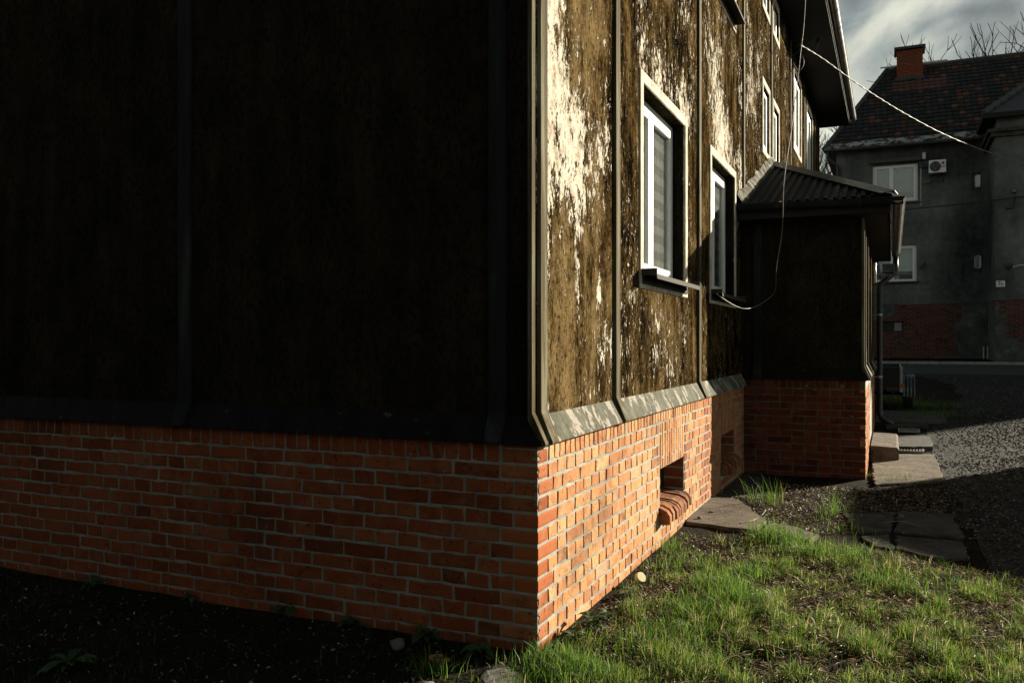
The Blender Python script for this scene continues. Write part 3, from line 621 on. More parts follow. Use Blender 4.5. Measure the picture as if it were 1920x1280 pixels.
for k in range(1, 15):
    odd = k % 2 == 1; z = PZ-CH*(k-.5); lw = .12 if not odd else .25
    B2.put('s' if lw > .2 else 'h', lw/2, z, lw, .065); row_fill(B2, k, lw+JT, PY1-PY0, odd, k % 4 == 3, PZ, [(1.9, 3.2, .1, 3)], 1)
B2.flush()
mb = MB(); mb.box(0, PX-.031, PY0+.03, PY0+.3, 1.12, 2.86); obj('wall', mb, 'shaded_plaster', porch)
mb = MB()
for a, b, za, zb in ((PY0+.301, 8.0, 1.12, 2.86), (9.3, PY1, 1.12, 2.86), (8.0, 9.3, 2.35, 2.86)): mb.box(PX-.3, PX-.03, a, b, za, zb)
obj('wall', mb, 'peeling_plaster', porch)
mb = MB(); mb.box(0, PX-.3, PY1-.3, PY1-.001, -.3, 2.86); obj('wall', mb, 'shaded_plaster', porch)
mb = MB(); mb.box(PX-.18, PX-.13, 8.0, 9.3, .2, 2.35); dr = obj('door', mb, 'door_brown', porch, bevel=.008); mb = MB(); mb.tube([(PX-.09, 8.12, 1.25), (PX-.09, 8.24, 1.25)], .011); mb.tube([(PX-.135, 8.12, 1.25), (PX-.09, 8.12, 1.25)], .01); obj('door_handle', mb, 'steel_dark', dr)
def psk(zs, n0): return [(-.034, 1.20), (n0, 1.072), (n0+.002, 1.063), (n0-.006, 1.061), (-.06, 1.17)]
pr = psk(0, .034); n = len(pr)
mb = MB(); mb.add([(-.02, PY0-u, z) for u, z in pr]+[(PX+u, PY0-u, z) for u, z in pr], [(i, (i+1) % n, (i+1) % n+n, i+n) for i in range(n)]); obj('skirt', mb, 'shaded_skirt_metal', porch)
mb = MB()
for a, b in ((PY0, 7.98), (9.32, PY1)): mb.add([(PX+u, a-(u if a == PY0 else 0), z) for u, z in pr]+[(PX+u, b, z) for u, z in pr], [(i, (i+1) % n, (i+1) % n+n, i+n) for i in range(n)])
obj('skirt', mb, 'skirt_metal', porch)
for i, y in enumerate((PY0+.05, PY0+.62, 7.85, 9.45, PY1-.06)):
    mb = MB(); prof = [(-.04, 2.86), (-.010, 2.86), (-.010, 1.212), (.052, 1.072), (.046, 1.059), (.022, 1.068), (-.04, 1.18)]
    mb.prism(prof, y-.045, y+.045, lambda u, v, t_: (PX+u, t_, v)); obj('batten', mb, 'batten_paint', porch, bevel=.004)
mb = MB(); prof = [(-.04, 2.86), (-.010, 2.86), (-.010, 1.212), (.052, 1.072), (.046, 1.059), (.022, 1.068), (-.04, 1.18)]
mb.prism(prof, .10, .19, lambda u, v, t_: (t_, PY0-u, v)); obj('batten', mb, 'shaded_batten_paint', porch)
# porch roof: half pyramid of ribbed sheet against the wall
EX, EY0, EY1, EZ, AY, AZ = 1.53, 5.74, 11.56, 2.955, 8.65, 3.96
def ribbed(mb, u0, u1, fn, pitch=.0915, h=.022):
    us = []; k = 0; u = u0
    while u < u1-1e-4:
        for du, hh in ((0, 0), (.42, 0), (.52, 1), (.88, 1), (.98, 0)):
            if u+du*pitch < u1: us.append((u+du*pitch, hh*h))
        u += pitch
    us.append((u1, 0)); V = []; nseg = 1
    for uu, hh in us: a, b = fn(uu, hh); V += [a, b]
    mb.add(V, [(2*i, 2*i+2, 2*i+3, 2*i+1) for i in range(len(us)-1)])
sl1 = (AZ-EZ)/(AY-EY0)
def f_near(u, h): t = 1-u/EX; return (u, EY0, EZ+h), (u, EY0+(AY-EY0)*t, EZ+(AZ-EZ)*t+h)
def f_far(u, h): t = 1-u/EX; return (u, EY1, EZ+h), (u, EY1-(EY1-AY)*t, EZ+(AZ-EZ)*t+h)
def f_front(u, h):
    t = 1-abs(u-AY)/(AY-EY0); return (EX, u, EZ+h), (EX*(1-t), u, EZ+(AZ-EZ)*t+h)
for fn, a, b in ((f_near, 0., EX), (f_far, 0., EX), (f_front, EY0, EY1)):
    mb = MB(); ribbed(mb, a, b, fn); obj('roof_sheet', mb, 'black_sheet', porch)
def hipcap(p, q, w1, w2, m='black_sheet'):
    p, q = Vector(p), Vector(q); up = Vector((0, 0, .030)); mb = MB()
    a, b = Vector(w1), Vector(w2)
    V = [p+a, p+up*1.4, p+b, q+a, q+up*1.4, q+b]; V += [v+Vector((0, 0, -.006)) for v in V]
    mb.add(V, [(0, 1, 4, 3), (1, 2, 5, 4), (6, 9, 10, 7), (7, 10, 11, 8), (0, 3, 9, 6), (2, 8, 11, 5), (0, 6, 7, 1), (1, 7, 8, 2), (3, 4, 10, 9), (4, 5, 11, 10)]); return mb
obj('hip_cap', hipcap((EX+.02, EY0-.03, EZ+.01), (0, AY, AZ+.01), (-.13, -.03, .016), (.03, .10, .016)), 'dark_metal', porch)
obj('hip_cap', hipcap((EX+.02, EY1+.03, EZ+.01), (0, AY, AZ+.01), (-.13, .03, .016), (.03, -.10, .016)), 'dark_metal', porch)
mb = MB(); V = []; n = 40                            # ragged mortar fillet where roof meets wall
for i in range(n+1):
    t = i/n; y = EY0+.02+(AY-EY0)*t; z = EZ+(AZ-EZ)*t; r1 = .045+.03*random.random(); r2 = .05+.04*random.random()
    V += [(PN-.01, y, z+.0), (PN+r1*.9+.03, y, z+.028), (PN+r1*.6+.02, y-.01, z+.05+r2*.3), (PN+.012, y, z+.07+r2), (PN-.01, y, z+.07+r2)]
mb.add(V, [(5*i+j, 5*i+j+1, 5*i+j+6, 5*i+j+5) for i in range(n) for j in range(4)]); obj('mortar_fillet', mb, 'skirt_metal', porch)
mb = MB(); mb.box(-.02, EX-.03, EY0+.03, EY1-.03, 2.80, 2.825); obj('soffit', mb, 'soffit_board', porch)
mb = MB(); mb.box(-.02, EX-.02, EY0+.02, EY0+.045, 2.80, 2.93); mb.box(EX-.045, EX-.02, EY0+.046, EY1-.046, 2.80, 2.93); mb.box(-.02, EX-.02, EY1-.045, EY1-.02, 2.80, 2.93); obj('fascia', mb, 'soffit_board', porch)
gutter('gutter', (-.0, EY0-.05, EZ-.015), (EX+.10, EY0-.05, EZ-.04), (0, -1, 0), .058, 'black_sheet', porch, .55)
gutter('gutter', (EX+.05, EY0-.10, EZ-.03), (EX+.05, EY1+.02, EZ-.05), (1, 0, 0), .058, 'gutter_metal', porch, .62)
mb = MB(); dpx, dpy = PX+.075, PY1+.02; gq = gz(dpx, dpy)
mb.tube([(EX+.05, EY1-.12, EZ-.08), (EX+.05, EY1-.12, 2.64), (EX+.02, EY1-.14, 2.58), (dpx+.03, dpy+.02, 2.42), (dpx, dpy, 2.36), (dpx, dpy, gq+.19), (dpx+.03, dpy-.01, gq+.12), (dpx+.19, dpy-.06, gq+.03)], .042, 10)
dp = obj('downpipe', mb, 'dark_metal', porch, smooth=True)
for z in (1.9, .9): mb = MB(); mb.tube([(dpx, dpy, z), (dpx, dpy, z+.03)], .047, 10); mb.box(PX-.04, dpx, dpy-.008, dpy+.008, z+.005, z+.022); obj('pipe_clamp', mb, 'zinc', dp)
mb = MB(); mb.tube([(PX+.02, 10.4, 2.68), (PX+.02, 10.4, 2.38)], .022, 8); obj('conduit', mb, 'white_pvc', porch, smooth=True)
mb = MB(); mb.tube([(PX+.02, 10.4, 2.5), (PX+.09, 10.42, 2.48), (PX+.11, 10.43, 2.38), (PX+.05, 10.4, 2.28), (PX+.10, 10.44, 2.2)], .008, 6); obj('cable', mb, 'cable_black', porch)
mb = MB(); mb.box(PX+.12, PX+.30, 10.85, 10.98, 2.56, 2.70); mb.box(PX+.17, PX+.25, 10.87, 10.96, 2.49, 2.56); obj('lamp_box', mb, 'steel_dark', porch, bevel=.008)

# entrance step and mats
mb = MB(); y0, y1 = 7.62, 9.35; prof = [(PX+.012, .03), (PX+.30, .03), (PX+.335, .07), (PX+.335, .185), (PX+.315, .21), (PX+.012, .222)]
mb.prism(prof, y0, y1, lambda u, v, t_: (u, t_, v-.02)); o = obj('concrete_step', mb, 'concrete', None, bevel=.008, label='worn concrete step at the porch entrance beside the dark downpipe', category='step')
def gmat(px, label, z):
    p = [onground(*q) for q in px]; x0, x1 = min(q.x for q in p), max(q.x for q in p); y0, y1 = min(q.y for q in p), max(q.y for q in p); zz_ = max(gh(q.x, q.y) for q in p)+z
    t_ = thing('foot_grate', ((x0+x1)/2, (y0+y1)/2, zz_), label, 'grate', 'foot grates by the entrance')
    mb = MB(); mb.box(x0, x1, y0, y0+.025, zz_-.02, zz_+.008); mb.box(x0, x1, y1-.025, y1, zz_-.02, zz_+.008); mb.box(x0, x0+.025, y0+.025, y1-.025, zz_-.02, zz_+.008); mb.box(x1-.025, x1, y0+.025, y1-.025, zz_-.02, zz_+.008); obj('frame', mb, 'door_mat_steel', t_)
    n = max(4, int((x1-x0)/.045))
    for i in range(n): mb = MB(); x = x0+.03+(x1-x0-.06)*(i+.5)/n; mb.box(x-.008, x+.008, y0+.025, y1-.025, zz_-.02, zz_+.004); obj('bar', mb, 'door_mat_steel', t_)
gmat([(1683, 849), (1733, 849)] + [(1690, 843)], 'silver-rimmed foot grate on the ground nearest the concrete step', .024)
gmat([(1684, 812), (1725, 812), (1690, 806)], 'brown foot grate farther back at the foot of the downpipe', .024)

# ---------------------------------------------------------------- cables and bracket
def curve_pts(pts, n=10):
    P = [Vector(p) for p in pts]; P = [P[0]*2-P[1]]+P+[P[-1]*2-P[-2]]; out = []
    for i in range(1, len(P)-2):
        for k in range(n):
            t = k/n; a, b, c, d = P[i-1], P[i], P[i+1], P[i+2]
            out.append(.5*((2*b)+(c-a)*t+(2*a-5*b+4*c-d)*t*t+(3*b-a-3*c+d)*t**3))
    return out+[P[-2]]
wp = [(.64, 6.35, HE), on(1510, 0, x=.66), on(1500, 110, x=.64), on(1487, 220, x=.62), on(1470, 340, x=.6), on(1467, 430, x=.56), on(1456, 500, x=.5), on(1453, 545, x=.42), on(1432, 566, x=.34), on(1405, 578, x=.28), on(1382, 575, x=.2), on(1350, 556, x=.10), on(1343, 550, x=.03)]
mb = MB(); mb.tube(curve_pts(wp, 8), .0042, 6); obj('hanging_wire', mb, 'cable_grey', None, smooth=True, label='thin loose wire hanging from the eaves down to the second ground-floor window', category='wire')
bk = on(1483, 78, x=PN)
brk = thing('cable_bracket', bk, 'dark metal cable bracket with insulators on the upper wall under the eaves', 'bracket')
mb = MB(); mb.tube(curve_pts([bk, bk+Vector((.12, .02, .03)), bk+Vector((.26, .05, -.06)), bk+Vector((.34, .08, -.22))], 6), .016, 6); mb.tube([bk+Vector((0, 0, -.25)), bk+Vector((.3, .05, -.1))], .012, 6); mb.box(PN, PN+.012, bk.y-.05, bk.y+.05, bk.z-.32, bk.z+.1); obj('arm', mb, 'steel_dark', brk)
ends = bk+Vector((.32, .06, .02))
for k, off in enumerate(((.10, 0, .20), (.30, .05, .02), (.42, .1, -.06))):
    p = bk+Vector(off); mb = MB(); mb.tube([p, p+Vector((0, 0, .04)), p+Vector((0, 0, .045)), p+Vector((0, 0, .10)), p+Vector((0, 0, .13))], .028, 8, .018); mb.tube([p, p+Vector((-.02, 0, -.10))], .008, 5); obj('insulator', mb, 'steel_dark', brk)
mb = MB(); mb.tube(curve_pts([bk+Vector((.1, 0, -.1)), bk+Vector((.2, .05, -.35)), bk+Vector((.12, .04, -.5)), bk+Vector((.02, 0, -.42)), bk+Vector((.03, 0, -1.)), ], 8), .011, 6); obj('lead_in_cable', mb, 'cable_black', brk)
# far end of the service cable: on the neighbour's projecting wing
FY, WY, WX = 31.6, 29.1, None
d0 = (on(1500, 84, x=.32)-CAM).dot(CF); d1 = (on(2010, 330, y=WY-.05)-CAM).dot(CF)
far_pts = [on(px, py, d=1/(1/d0+(1/d1-1/d0)*(px-1500)/510)) for px, py in ((1500, 84), (1545, 112), (1600, 152), (1650, 185), (1700, 215), (1760, 247), (1820, 273), (1880, 294), (1960, 318), (2010, 330))]
cp = curve_pts(far_pts, 14); mb = MB()
for ph in (0, math.pi):
    tw_ = []
    for i, p in enumerate(cp):
        d = (cp[min(i+1, len(cp)-1)]-cp[max(i-1, 0)]).normalized(); a = d.cross(Vector((0, 0, 1))).normalized(); b = a.cross(d)
        th_ = i*.9+ph; tw_.append(p+(a*math.cos(th_)+b*math.sin(th_))*.005)
    mb.tube(tw_, .0062, 6)
obj('overhead_cable', mb, 'cable_grey', None, smooth=True, label='pale twisted overhead cable running from the eaves bracket across to the far house', category='cable')

# ---------------------------------------------------------------- neighbour house 7c
def fp(px, py, y=FY): p = on(px, py, y=y); return p.x, p.z
WXL = fp(1851, 400)[0]; FX0, FX1 = -.45, 16.0; FB = .55
EVZ = fp(1700, 279)[1]; RDY, RDZ = FY+4., 12.95; RX0 = 1.33
nh = thing('neighbour_house', ((FX0+FX1)/2, FY+4, gz(0, FY)), 'dark grey rendered house with tiled roof and brick chimney across the road', 'house')
PZT = 2.9
wins = [fp(1636, 381)+fp(1721, 305), fp(1628, 531)+fp(1719, 458)]
fw_list = [(wins[0][0], wins[0][2], wins[0][1], wins[0][3]), (wins[1][0], wins[1][2], wins[1][1], wins[1][3])]
sm = [fp(1827, 351)+fp(1839, 326), fp(1826, 503)+fp(1840, 478)]
sm_list = [(a[0], a[2], a[1], a[3]) for a in sm]
allw = fw_list+sm_list
def facade_y(mb, x0, x1, z0, z1, y, th, wl):
    zs = sorted(set([z0, z1]+[v for q in wl for v in (q[2], q[3])]))
    for za, zb in zip(zs, zs[1:]):
        xs_ = [x0]
        for q in sorted(wl):
            if q[2] <= za+1e-6 and q[3] >= zb-1e-6: xs_ += [q[0], q[1]]
        xs_.append(x1)
        for i in range(0, len(xs_), 2): mb.box(xs_[i], xs_[i+1], y, y+th, za, zb)
mb = MB(); facade_y(mb, FX0, WXL+.3, PZT, EVZ+.1, FY, .3, allw); mb.box(WXL+.3, FX1, FY, FY+.3, PZT, EVZ+.1); mb.box(FX0, FX0+.3, FY+.3, FY+8, FB, EVZ+.1); mb.box(FX1-.3, FX1, FY+.3, FY+8, FB, EVZ+.1); mb.box(FX0+.3, FX1-.3, FY+7.7, FY+8, FB, EVZ+.1)
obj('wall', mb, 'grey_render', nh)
bq = fp(1655, 622)+fp(1694, 602); bq = (bq[0], bq[2], bq[1], bq[3])
mb = MB(); facade_y(mb, FX0, WXL+.3, FB, PZT-.002, FY+.02, .28, [bq]); obj('plinth', mb, 'patched_plinth', nh)
mb = MB(); xm = (bq[0]+bq[1])/2; mb.box(bq[0], bq[1], FY+.2, FY+.24, bq[2], bq[3]); bwn = obj('basement_window', mb, 'dark_metal', nh); mb = MB(); mb.box(xm+.05, bq[1]-.05, FY+.17, FY+.19, bq[2]+.04, bq[3]-.04); obj('pane', mb, 'kerb_stone', bwn)
for i, q in enumerate(fw_list):
    window(nh, (q[0], FY, q[2]), 0, q[1]-q[0], q[3]-q[2], tw=0, depth=.12, sill=i == 1, curtain=(.38 if i == 0 else .3), split=.42 if i == 0 else .5)
for q in sm_list:
    window(nh, (q[0], FY, q[2]), 0, q[1]-q[0], q[3]-q[2], tw=0, depth=.05, sill=False, two=False, fw=.02, sw=.018)
    rs = random.Random(int(q[2]*100)); mb = MB(); cx, cz = (q[0]+q[1])/2, (q[2]+q[3])/2; ro, ri = [], []
    for k in range(20):
        t = 2*math.pi*k/20; kx, kz = math.cos(t), math.sin(t); m_ = max(abs(kx)/(q[1]-q[0]), abs(kz)/(q[3]-q[2]))*2
        ri.append((cx+kx/m_*1.0, cz+kz/m_*1.0)); f_ = 1.5+rs.uniform(-.15, .3); ro.append((cx-.04+kx/m_*f_, cz-.03+kz/m_*(1+(f_-1)*.75)))
    V = [(x, FY-.001, z) for x, z in ri]+[(x, FY-.012, z) for x, z in ri]+[(x, FY-.012, z) for x, z in ro]+[(x, FY+.0, z) for x, z in ro]
    mb.add(V, [(r*20+k, r*20+(k+1) % 20, (r+1)*20+(k+1) % 20, (r+1)*20+k) for r in range(3) for k in range(20)]); obj('render_patch', mb, 'kerb_stone' if False else 'concrete_dark', nh)
q = fw_list[0]; mb = MB(); mb.box(q[0]-.1, q[1]+.12, FY-.14, FY+.02, q[3]+.06, q[3]+.24); obj('shutter_box', mb, 'dark_metal', nh, bevel=.01)
mb = MB(); mb.box(q[0]-.03, q[1]+.06, FY-.10, FY+.05, q[2]-.08, q[2]-.02); obj('sill', mb, 'dark_metal', nh)
q = fw_list[1]
for k, px in enumerate((1667, 1681)):
    x, z = fp(px, 524); mb = MB(); mb.tube([(x, FY+.3, q[2]+.06), (x, FY+.3, q[2]+.26)], .10, 10, .12); obj('candle_pot', mb, 'pot_white', nh)
# wing with house number
mb = MB(); wz1 = fp(1890, 250, WY)[1]; wz2 = fp(1890, 216, WY)[1]
mb.box(WXL, FX1-3, WY, WY+.3, PZT, wz1-.1); mb.box(WXL, WXL+.3, WY+.3, FY-.001, PZT, wz1-.1); wg = obj('wing_wall', mb, 'grey_render', nh)
mb = MB(); mb.box(WXL+.02, FX1-3, WY+.02, WY+.3, FB, PZT-.002); mb.box(WXL+.02, WXL+.3, WY+.3, FY, FB, PZT-.002); obj('wing_plinth', mb, 'patched_plinth', nh)
mb = MB(); mb.box(WXL-.12, FX1-3, WY-.12, FY+.3, wz1-.1, wz1+.04); mb.box(WXL-.22, FX1-3, WY-.22, FY+.3, wz1+.042, wz1+.16); obj('cornice', mb, 'concrete_dark', nh)
mb = MB(); mb.box(WXL+.06, FX1-3.1, WY+.06, FY+1., wz1+.162, wz2-.05); obj('attic_wall', mb, 'grey_render', nh)
mb = MB(); x0, x1, y0, zt = WXL-.35, FX1-2.7, WY-.35, wz2
mb.add([(x0, y0, zt), (x1, y0, zt), (x1, FY+3.6, zt), (x0, FY+3.6, zt), (x0+2.3, y0+2.6, zt+2.), (x1-2.3, y0+2.6, zt+2.), (x1-2.3, FY+3.6, zt+2.), (x0+2.3, FY+3.6, zt+2.)], [(0, 1, 5, 4), (0, 4, 7, 3), (1, 2, 6, 5), (4, 5, 6, 7), (0, 3, 2, 1)]); obj('wing_roof', mb, 'roof_metal_far', nh)
mb = MB(); mb.box(x0-.03, x1, y0-.03, y0+.0, zt-.12, zt+.04); mb.box(x0-.03, x0, y0+.001, FY-.2, zt-.12, zt+.04); obj('wing_fascia', mb, 'soffit_board', nh)
a, b = Vector((x0, y0, zt+.05)), Vector((x0+2.3, y0+2.6, zt+2.05)); mb = MB()
for k in range(9): p = a.lerp(b, k/9); q_ = a.lerp(b, (k+1.25)/9)+Vector((0, 0, .02)); mb.tube([p, q_], .12, 7, .095)
obj('hip_tiles', mb, 'roof_metal_far', nh)
# main roof with laid tiles
ez = EVZ+.10; ey = FY-.42; ex0 = FX0-.42; ex1 = FX1+.42; rx1 = FX1-2.
mb = MB(); mb.add([(ex0, ey, ez), (ex1, ey, ez), (ex1, FY+8.4, ez), (ex0, FY+8.4, ez), (RX0, RDY, RDZ), (rx1, RDY, RDZ)], [(0, 1, 5, 4), (1, 2, 5), (2, 3, 4, 5), (3, 0, 4), (0, 3, 2, 1)]); obj('roof', mb, 'roof_metal_far', nh)
sv = Vector((0, RDY-ey, RDZ-ez)); SLEN = sv.length; sv.normalize(); nv = Vector((0, -sv.z, sv.y)); NR = 21; rowh = SLEN/NR
old, new = MB(), MB(); TW = .225
for r in range(NR):
    s0 = r*rowh; t0 = s0/SLEN; xl = ex0+(RX0-ex0)*t0+.05; xr = ex1+(rx1-ex1)*t0; x = xl+(TW/2 if r % 2 else 0)
    while x < min(xr, 13.5):
        lift = .055+random.uniform(0, .016); p0 = Vector((0, ey, ez))+sv*(s0-.02)+nv*lift; p1 = Vector((0, ey, ez))+sv*(s0+rowh*1.1)+nv*.012
        V = []; w_ = TW-.012
        for p, th_ in ((p0, .03), (p1, .02)):
            for i, hh in enumerate((0, .022, .022, 0)): V.append((x+w_*(0, .25, .75, 1)[i], p.y+nv.y*hh, p.z+nv.z*hh))
        V += [(x, p0.y-nv.y*.035, p0.z-nv.z*.035), (x+w_, p0.y-nv.y*.035, p0.z-nv.z*.035)]
        tgt = old
        if r >= NR-7:
            q = (x, RDY-(NR-r)*.19)
            lo = fp(1672, 150, FY+3.)[0]; hi = fp(1768, 150, FY+3.)[0]
            if lo-(.0 if r < NR-4 else -1.8) < x < hi: tgt = new
        tgt.add(V, [(0, 1, 5, 4), (1, 2, 6, 5), (2, 3, 7, 6), (0, 8, 9, 3), (0, 3, 2, 1)]); x += TW
obj('roof_tiles', old, 'old_tiles', nh, kind='stuff'); obj('replaced_roof_tiles', new, 'new_tiles', nh, kind='stuff')
def capline(a, b, k, r, name):
    a, b = Vector(a), Vector(b); mb = MB()
    for i in range(k): p = a.lerp(b, i/k); q_ = a.lerp(b, (i+1.2)/k)+Vector((0, 0, .012)); mb.tube([p, q_], r, 7, r*.8)
    obj(name, mb, 'roof_metal_far', nh)
capline((ex0, ey, ez+.06), (RX0, RDY, RDZ+.06), 17, .10, 'hip_tiles'); capline((RX0, RDY, RDZ+.05), (rx1, RDY, RDZ+.05), 34, .10, 'ridge_tiles')
mb = MB(); V = []
for i in range(60):
    x = ex0+(11.-ex0)*i/59; j1 = .30+.08*random.random(); p = Vector((x, ey, ez)); V += [p+nv*.075-sv*.06, p+sv*j1+nv*.085]
mb.add(V, [(2*i, 2*i+2, 2*i+3, 2*i+1) for i in range(59)]); obj('eaves_flashing', mb, 'flaking_zinc', nh)
gutter('gutter', (ex0, ey-.07, ez-.02), (WXL+.1, ey-.07, ez-.02), (0, -1, 0), .075, 'zinc' if False else 'steel_dark', nh, 1.0)
mb = MB(); mb.tube([(ex0+.12, ey-.07, ez-.08), (ex0+.12, ey-.07, ez-.28), (ex0+.55, FY-.07, ez-.62), (ex0+.55, FY-.07, FB+.4)], .055, 8); obj('downpipe', mb, 'steel_dark', nh, smooth=True)
cx0, cz_ = fp(1680, 90, FY+3.2); cx1 = fp(1732, 90, FY+3.2)[0]
mb = MB(); mb.box(cx0+.03, cx1-.03, FY+3.25, FY+4.0, RDZ-1.4, cz_-.12); ch = obj('chimney', mb, 'chimney_brick', nh)
mb = MB(); mb.box(cx0-.07, cx1+.07, FY+3.12, FY+4.13, cz_-.12, cz_); obj('cap', mb, 'dark_metal', ch, bevel=.015)
mb = MB(); p = Vector((0, ey, ez))+sv*(SLEN*.80)+nv*.09; yb = FY+3.20
mb.add([(cx0-.05, yb, RDZ-.75), (cx1+.05, yb, RDZ-.75), (cx1+.05, yb-.28, RDZ-1.02), (cx0-.05, yb-.28, RDZ-1.02)], [(0, 1, 2, 3)]); mb.box(cx0-.04, cx1+.04, yb+.0, yb+.04, RDZ-.9, RDZ-.55); obj('flashing', mb, 'dark_metal', ch)
mb = MB(); mb.box(cx0-.6, cx1+.9, RDY-.16, RDY-.12, RDZ+.10, RDZ+.16); obj('walkway_bar', mb, 'zinc', nh)
# things mounted on the neighbour house
a0 = fp(1741, 328); a1 = fp(1773, 302); acw, ach = a1[0]-a0[0], a1[1]-a0[1]; acx = a0[0]; acz = a0[1]; ay = FY-.36
ac = thing('air_conditioner', (acx+acw/2, FY-.2, acz), 'white air conditioning unit on the far grey wall right of the upstairs window', 'air conditioner')
mb = MB(); mb.box(acx, acx+acw, ay, ay+.28, acz, acz+ach); obj('casing', mb, 'plastic_white', ac, bevel=.012)
fcx, fcz, fr_ = acx+acw*.37, acz+ach*.49, ach*.40
mb = MB(); mb.tube([(fcx, ay-.002, fcz), (fcx, ay-.014, fcz)], fr_, 24); obj('fan_grille', mb, 'dark_metal', ac)
mb = MB()
for k in range(3):
    t = 2*math.pi*k/3+.5; mb.add([(fcx, ay-.018, fcz), (fcx+fr_*.85*math.cos(t-.35), ay-.020, fcz+fr_*.85*math.sin(t-.35)), (fcx+fr_*.9*math.cos(t), ay-.026, fcz+fr_*.9*math.sin(t)), (fcx+fr_*.8*math.cos(t+.4), ay-.018, fcz+fr_*.8*math.sin(t+.4))], [(0, 1, 2, 3)])
obj('fan_blades', mb, 'steel_dark', ac)
mb = MB()
for rr in (.97, .72, .45, .2): 
    mb.tube([(fcx+fr_*rr*math.cos(2*math.pi*k/24), ay-.034, fcz+fr_*rr*math.sin(2*math.pi*k/24)) for k in range(25)], .006, 5)
obj('guard_ring', mb, 'steel_dark', ac)
mb = MB(); mb.tube([(acx+acw*.82, ay-.001, acz+ach*.73), (acx+acw*.82, ay-.012, acz+ach*.73)], ach*.115, 20); obj('logo_disc', mb, 'red_dot', ac)
def text_part(body, size, loc, m, parent, name='lettering'):
    cu_ = bpy.data.curves.new(name, 'FONT'); cu_.body = body; cu_.size = size; cu_.extrude = .004; cu_.align_x = 'CENTER'; cu_.align_y = 'CENTER'; cu_.offset = size*.018
    t_ = bpy.data.objects.new(name, cu_); C.objects.link(t_); bpy.context.view_layer.update()
    me = bpy.data.meshes.new_from_object(t_.evaluated_get(bpy.context.evaluated_depsgraph_get())); bpy.data.objects.remove(t_)
    me.materials.clear(); me.materials.append(MATS[m]); o = bpy.data.objects.new(name, me); C.objects.link(o); o.parent = parent; o.location = Vector(loc)-wloc(parent); o.rotation_euler = (math.pi/2, 0, 0); return o
text_part('LG', ach*.24, (acx+acw*.82, ay-.008, acz+ach*.46), 'letter_grey', ac)
for sx in (.15, .85):
    mb = MB(); x = acx+acw*sx; mb.box(x-.02, x+.02, ay+.0, FY+.02, acz-.05, acz-.003); mb.tube([(x, ay+.05, acz-.05), (x, FY+.01, acz-.32)], .014, 6); obj('mount_bracket', mb, 'steel_dark', ac)
mb = MB(); x1_, z1_ = fp(1727, 345); x2_, z2_ = fp(1727, 386)
mb.tube(curve_pts([(acx+acw*.6, FY-.05, acz), (acx+.1, FY-.05, acz-.25), (x1_+.1, FY-.03, z1_-.02), (x1_, FY-.03, z1_)], 5), .016, 6); obj('hose', mb, 'cable_grey', ac)
mb = MB(); a, b = fp(1727, 312), fp(1690, 386); mb.tube([(a[0], FY-.02, a[1]), (a[0], FY-.02, z2_), (b[0], FY-.02, z2_)], .022, 6); obj('conduit', mb, 'zinc', nh)
p = fp(1732, 290); ant = thing('wall_antenna', (p[0], FY-.1, p[1]-.3), 'small grey box antenna on the far wall beside the upstairs window', 'antenna')
mb = MB(); mb.box(p[0]-.06, p[0]+.07, FY-.24, FY-.14, p[1]-.22, p[1]+.05); obj('box', mb, 'zinc', ant, bevel=.02)
mb = MB(); mb.tube([(p[0], FY-.19, p[1]-.22), (p[0]-.03, FY-.17, p[1]-.42), (p[0]+.25, FY-.1, p[1]-.45)], .03, 6); mb.box(p[0]-.16, p[0]+.14, FY-.15, FY+.02, p[1]-.50, p[1]-.3); obj('mount', mb, 'dark_metal', ant)
p = fp(1876, 532, WY); npz = .20
hn = thing('house_number_plate', (p[0], WY, p[1]-.09), 'white house number plate 7c on the wing of the grey house', 'sign')
mb = MB(); mb.box(p[0]-.13, p[0]+.13, WY-.02, WY+.004, p[1]-.10, p[1]+.10); obj('plate', mb, 'plastic_white', hn); text_part('7c', .19, (p[0], WY-.024, p[1]), 'letter_black', hn)
p = fp(1897, 499, WY); ll = thing('wall_lamp', (p[0], WY, p[1]), 'small dark floodlight with white cable beside the house number', 'lamp')
mb = MB(); mb.box(p[0]-.17, p[0]+.02, WY-.16, WY+.01, p[1]-.05, p[1]+.08); mb.box(p[0]-.12, p[0]-.04, WY-.12, WY, p[1]-.13, p[1]-.05); obj('body', mb, 'dark_metal', ll, bevel=.02); mb = MB(); mb.tube([(p[0]+.02, WY-.03, p[1]-.04), (p[0]+.18, WY-.02, p[1]+.02), (p[0]+1.2, WY-.02, p[1]+.03)], .014, 6); obj('cable', mb, 'plastic_white', ll)
p = fp(1730, 497); h = thing('wall_hook', (p[0], FY, p[1]), 'small dark bracket on the far wall right of the ground-floor window', 'bracket')
mb = MB(); mb.box(p[0]-.09, p[0]+.06, FY-.1, FY+.01, p[1]-.12, p[1]-.02); obj('base', mb, 'dark_metal', h); mb = MB(); mb.tube([(p[0], FY-.05, p[1]-.05), (p[0]+.07, FY-.05, p[1]+.06), (p[0]+.07, FY-.05, p[1]+.14)], .02, 6); obj('arm', mb, 'dark_metal', h)
dk = [on(1698, 393, y=FY-1.5), on(1760, 387, y=FY-1.6), on(1820, 381, y=FY-1.9), on(1868, 375, y=WY-.15), on(1915, 369, y=WY-.12), on(1990, 362, y=WY-.1)]
mb = MB(); mb.tube(curve_pts([on(1600, 400, y=FY-.6)]+dk, 8), .022, 6); obj('wall_cable', mb, 'cable_black', None, label='dark cable strung along the far grey house between its two storeys', category='cable')
p = on(1902, 357, y=WY); q_ = thing('cable_anchor', p, 'rusty cable anchor with a drooping lead on the wing wall', 'bracket')
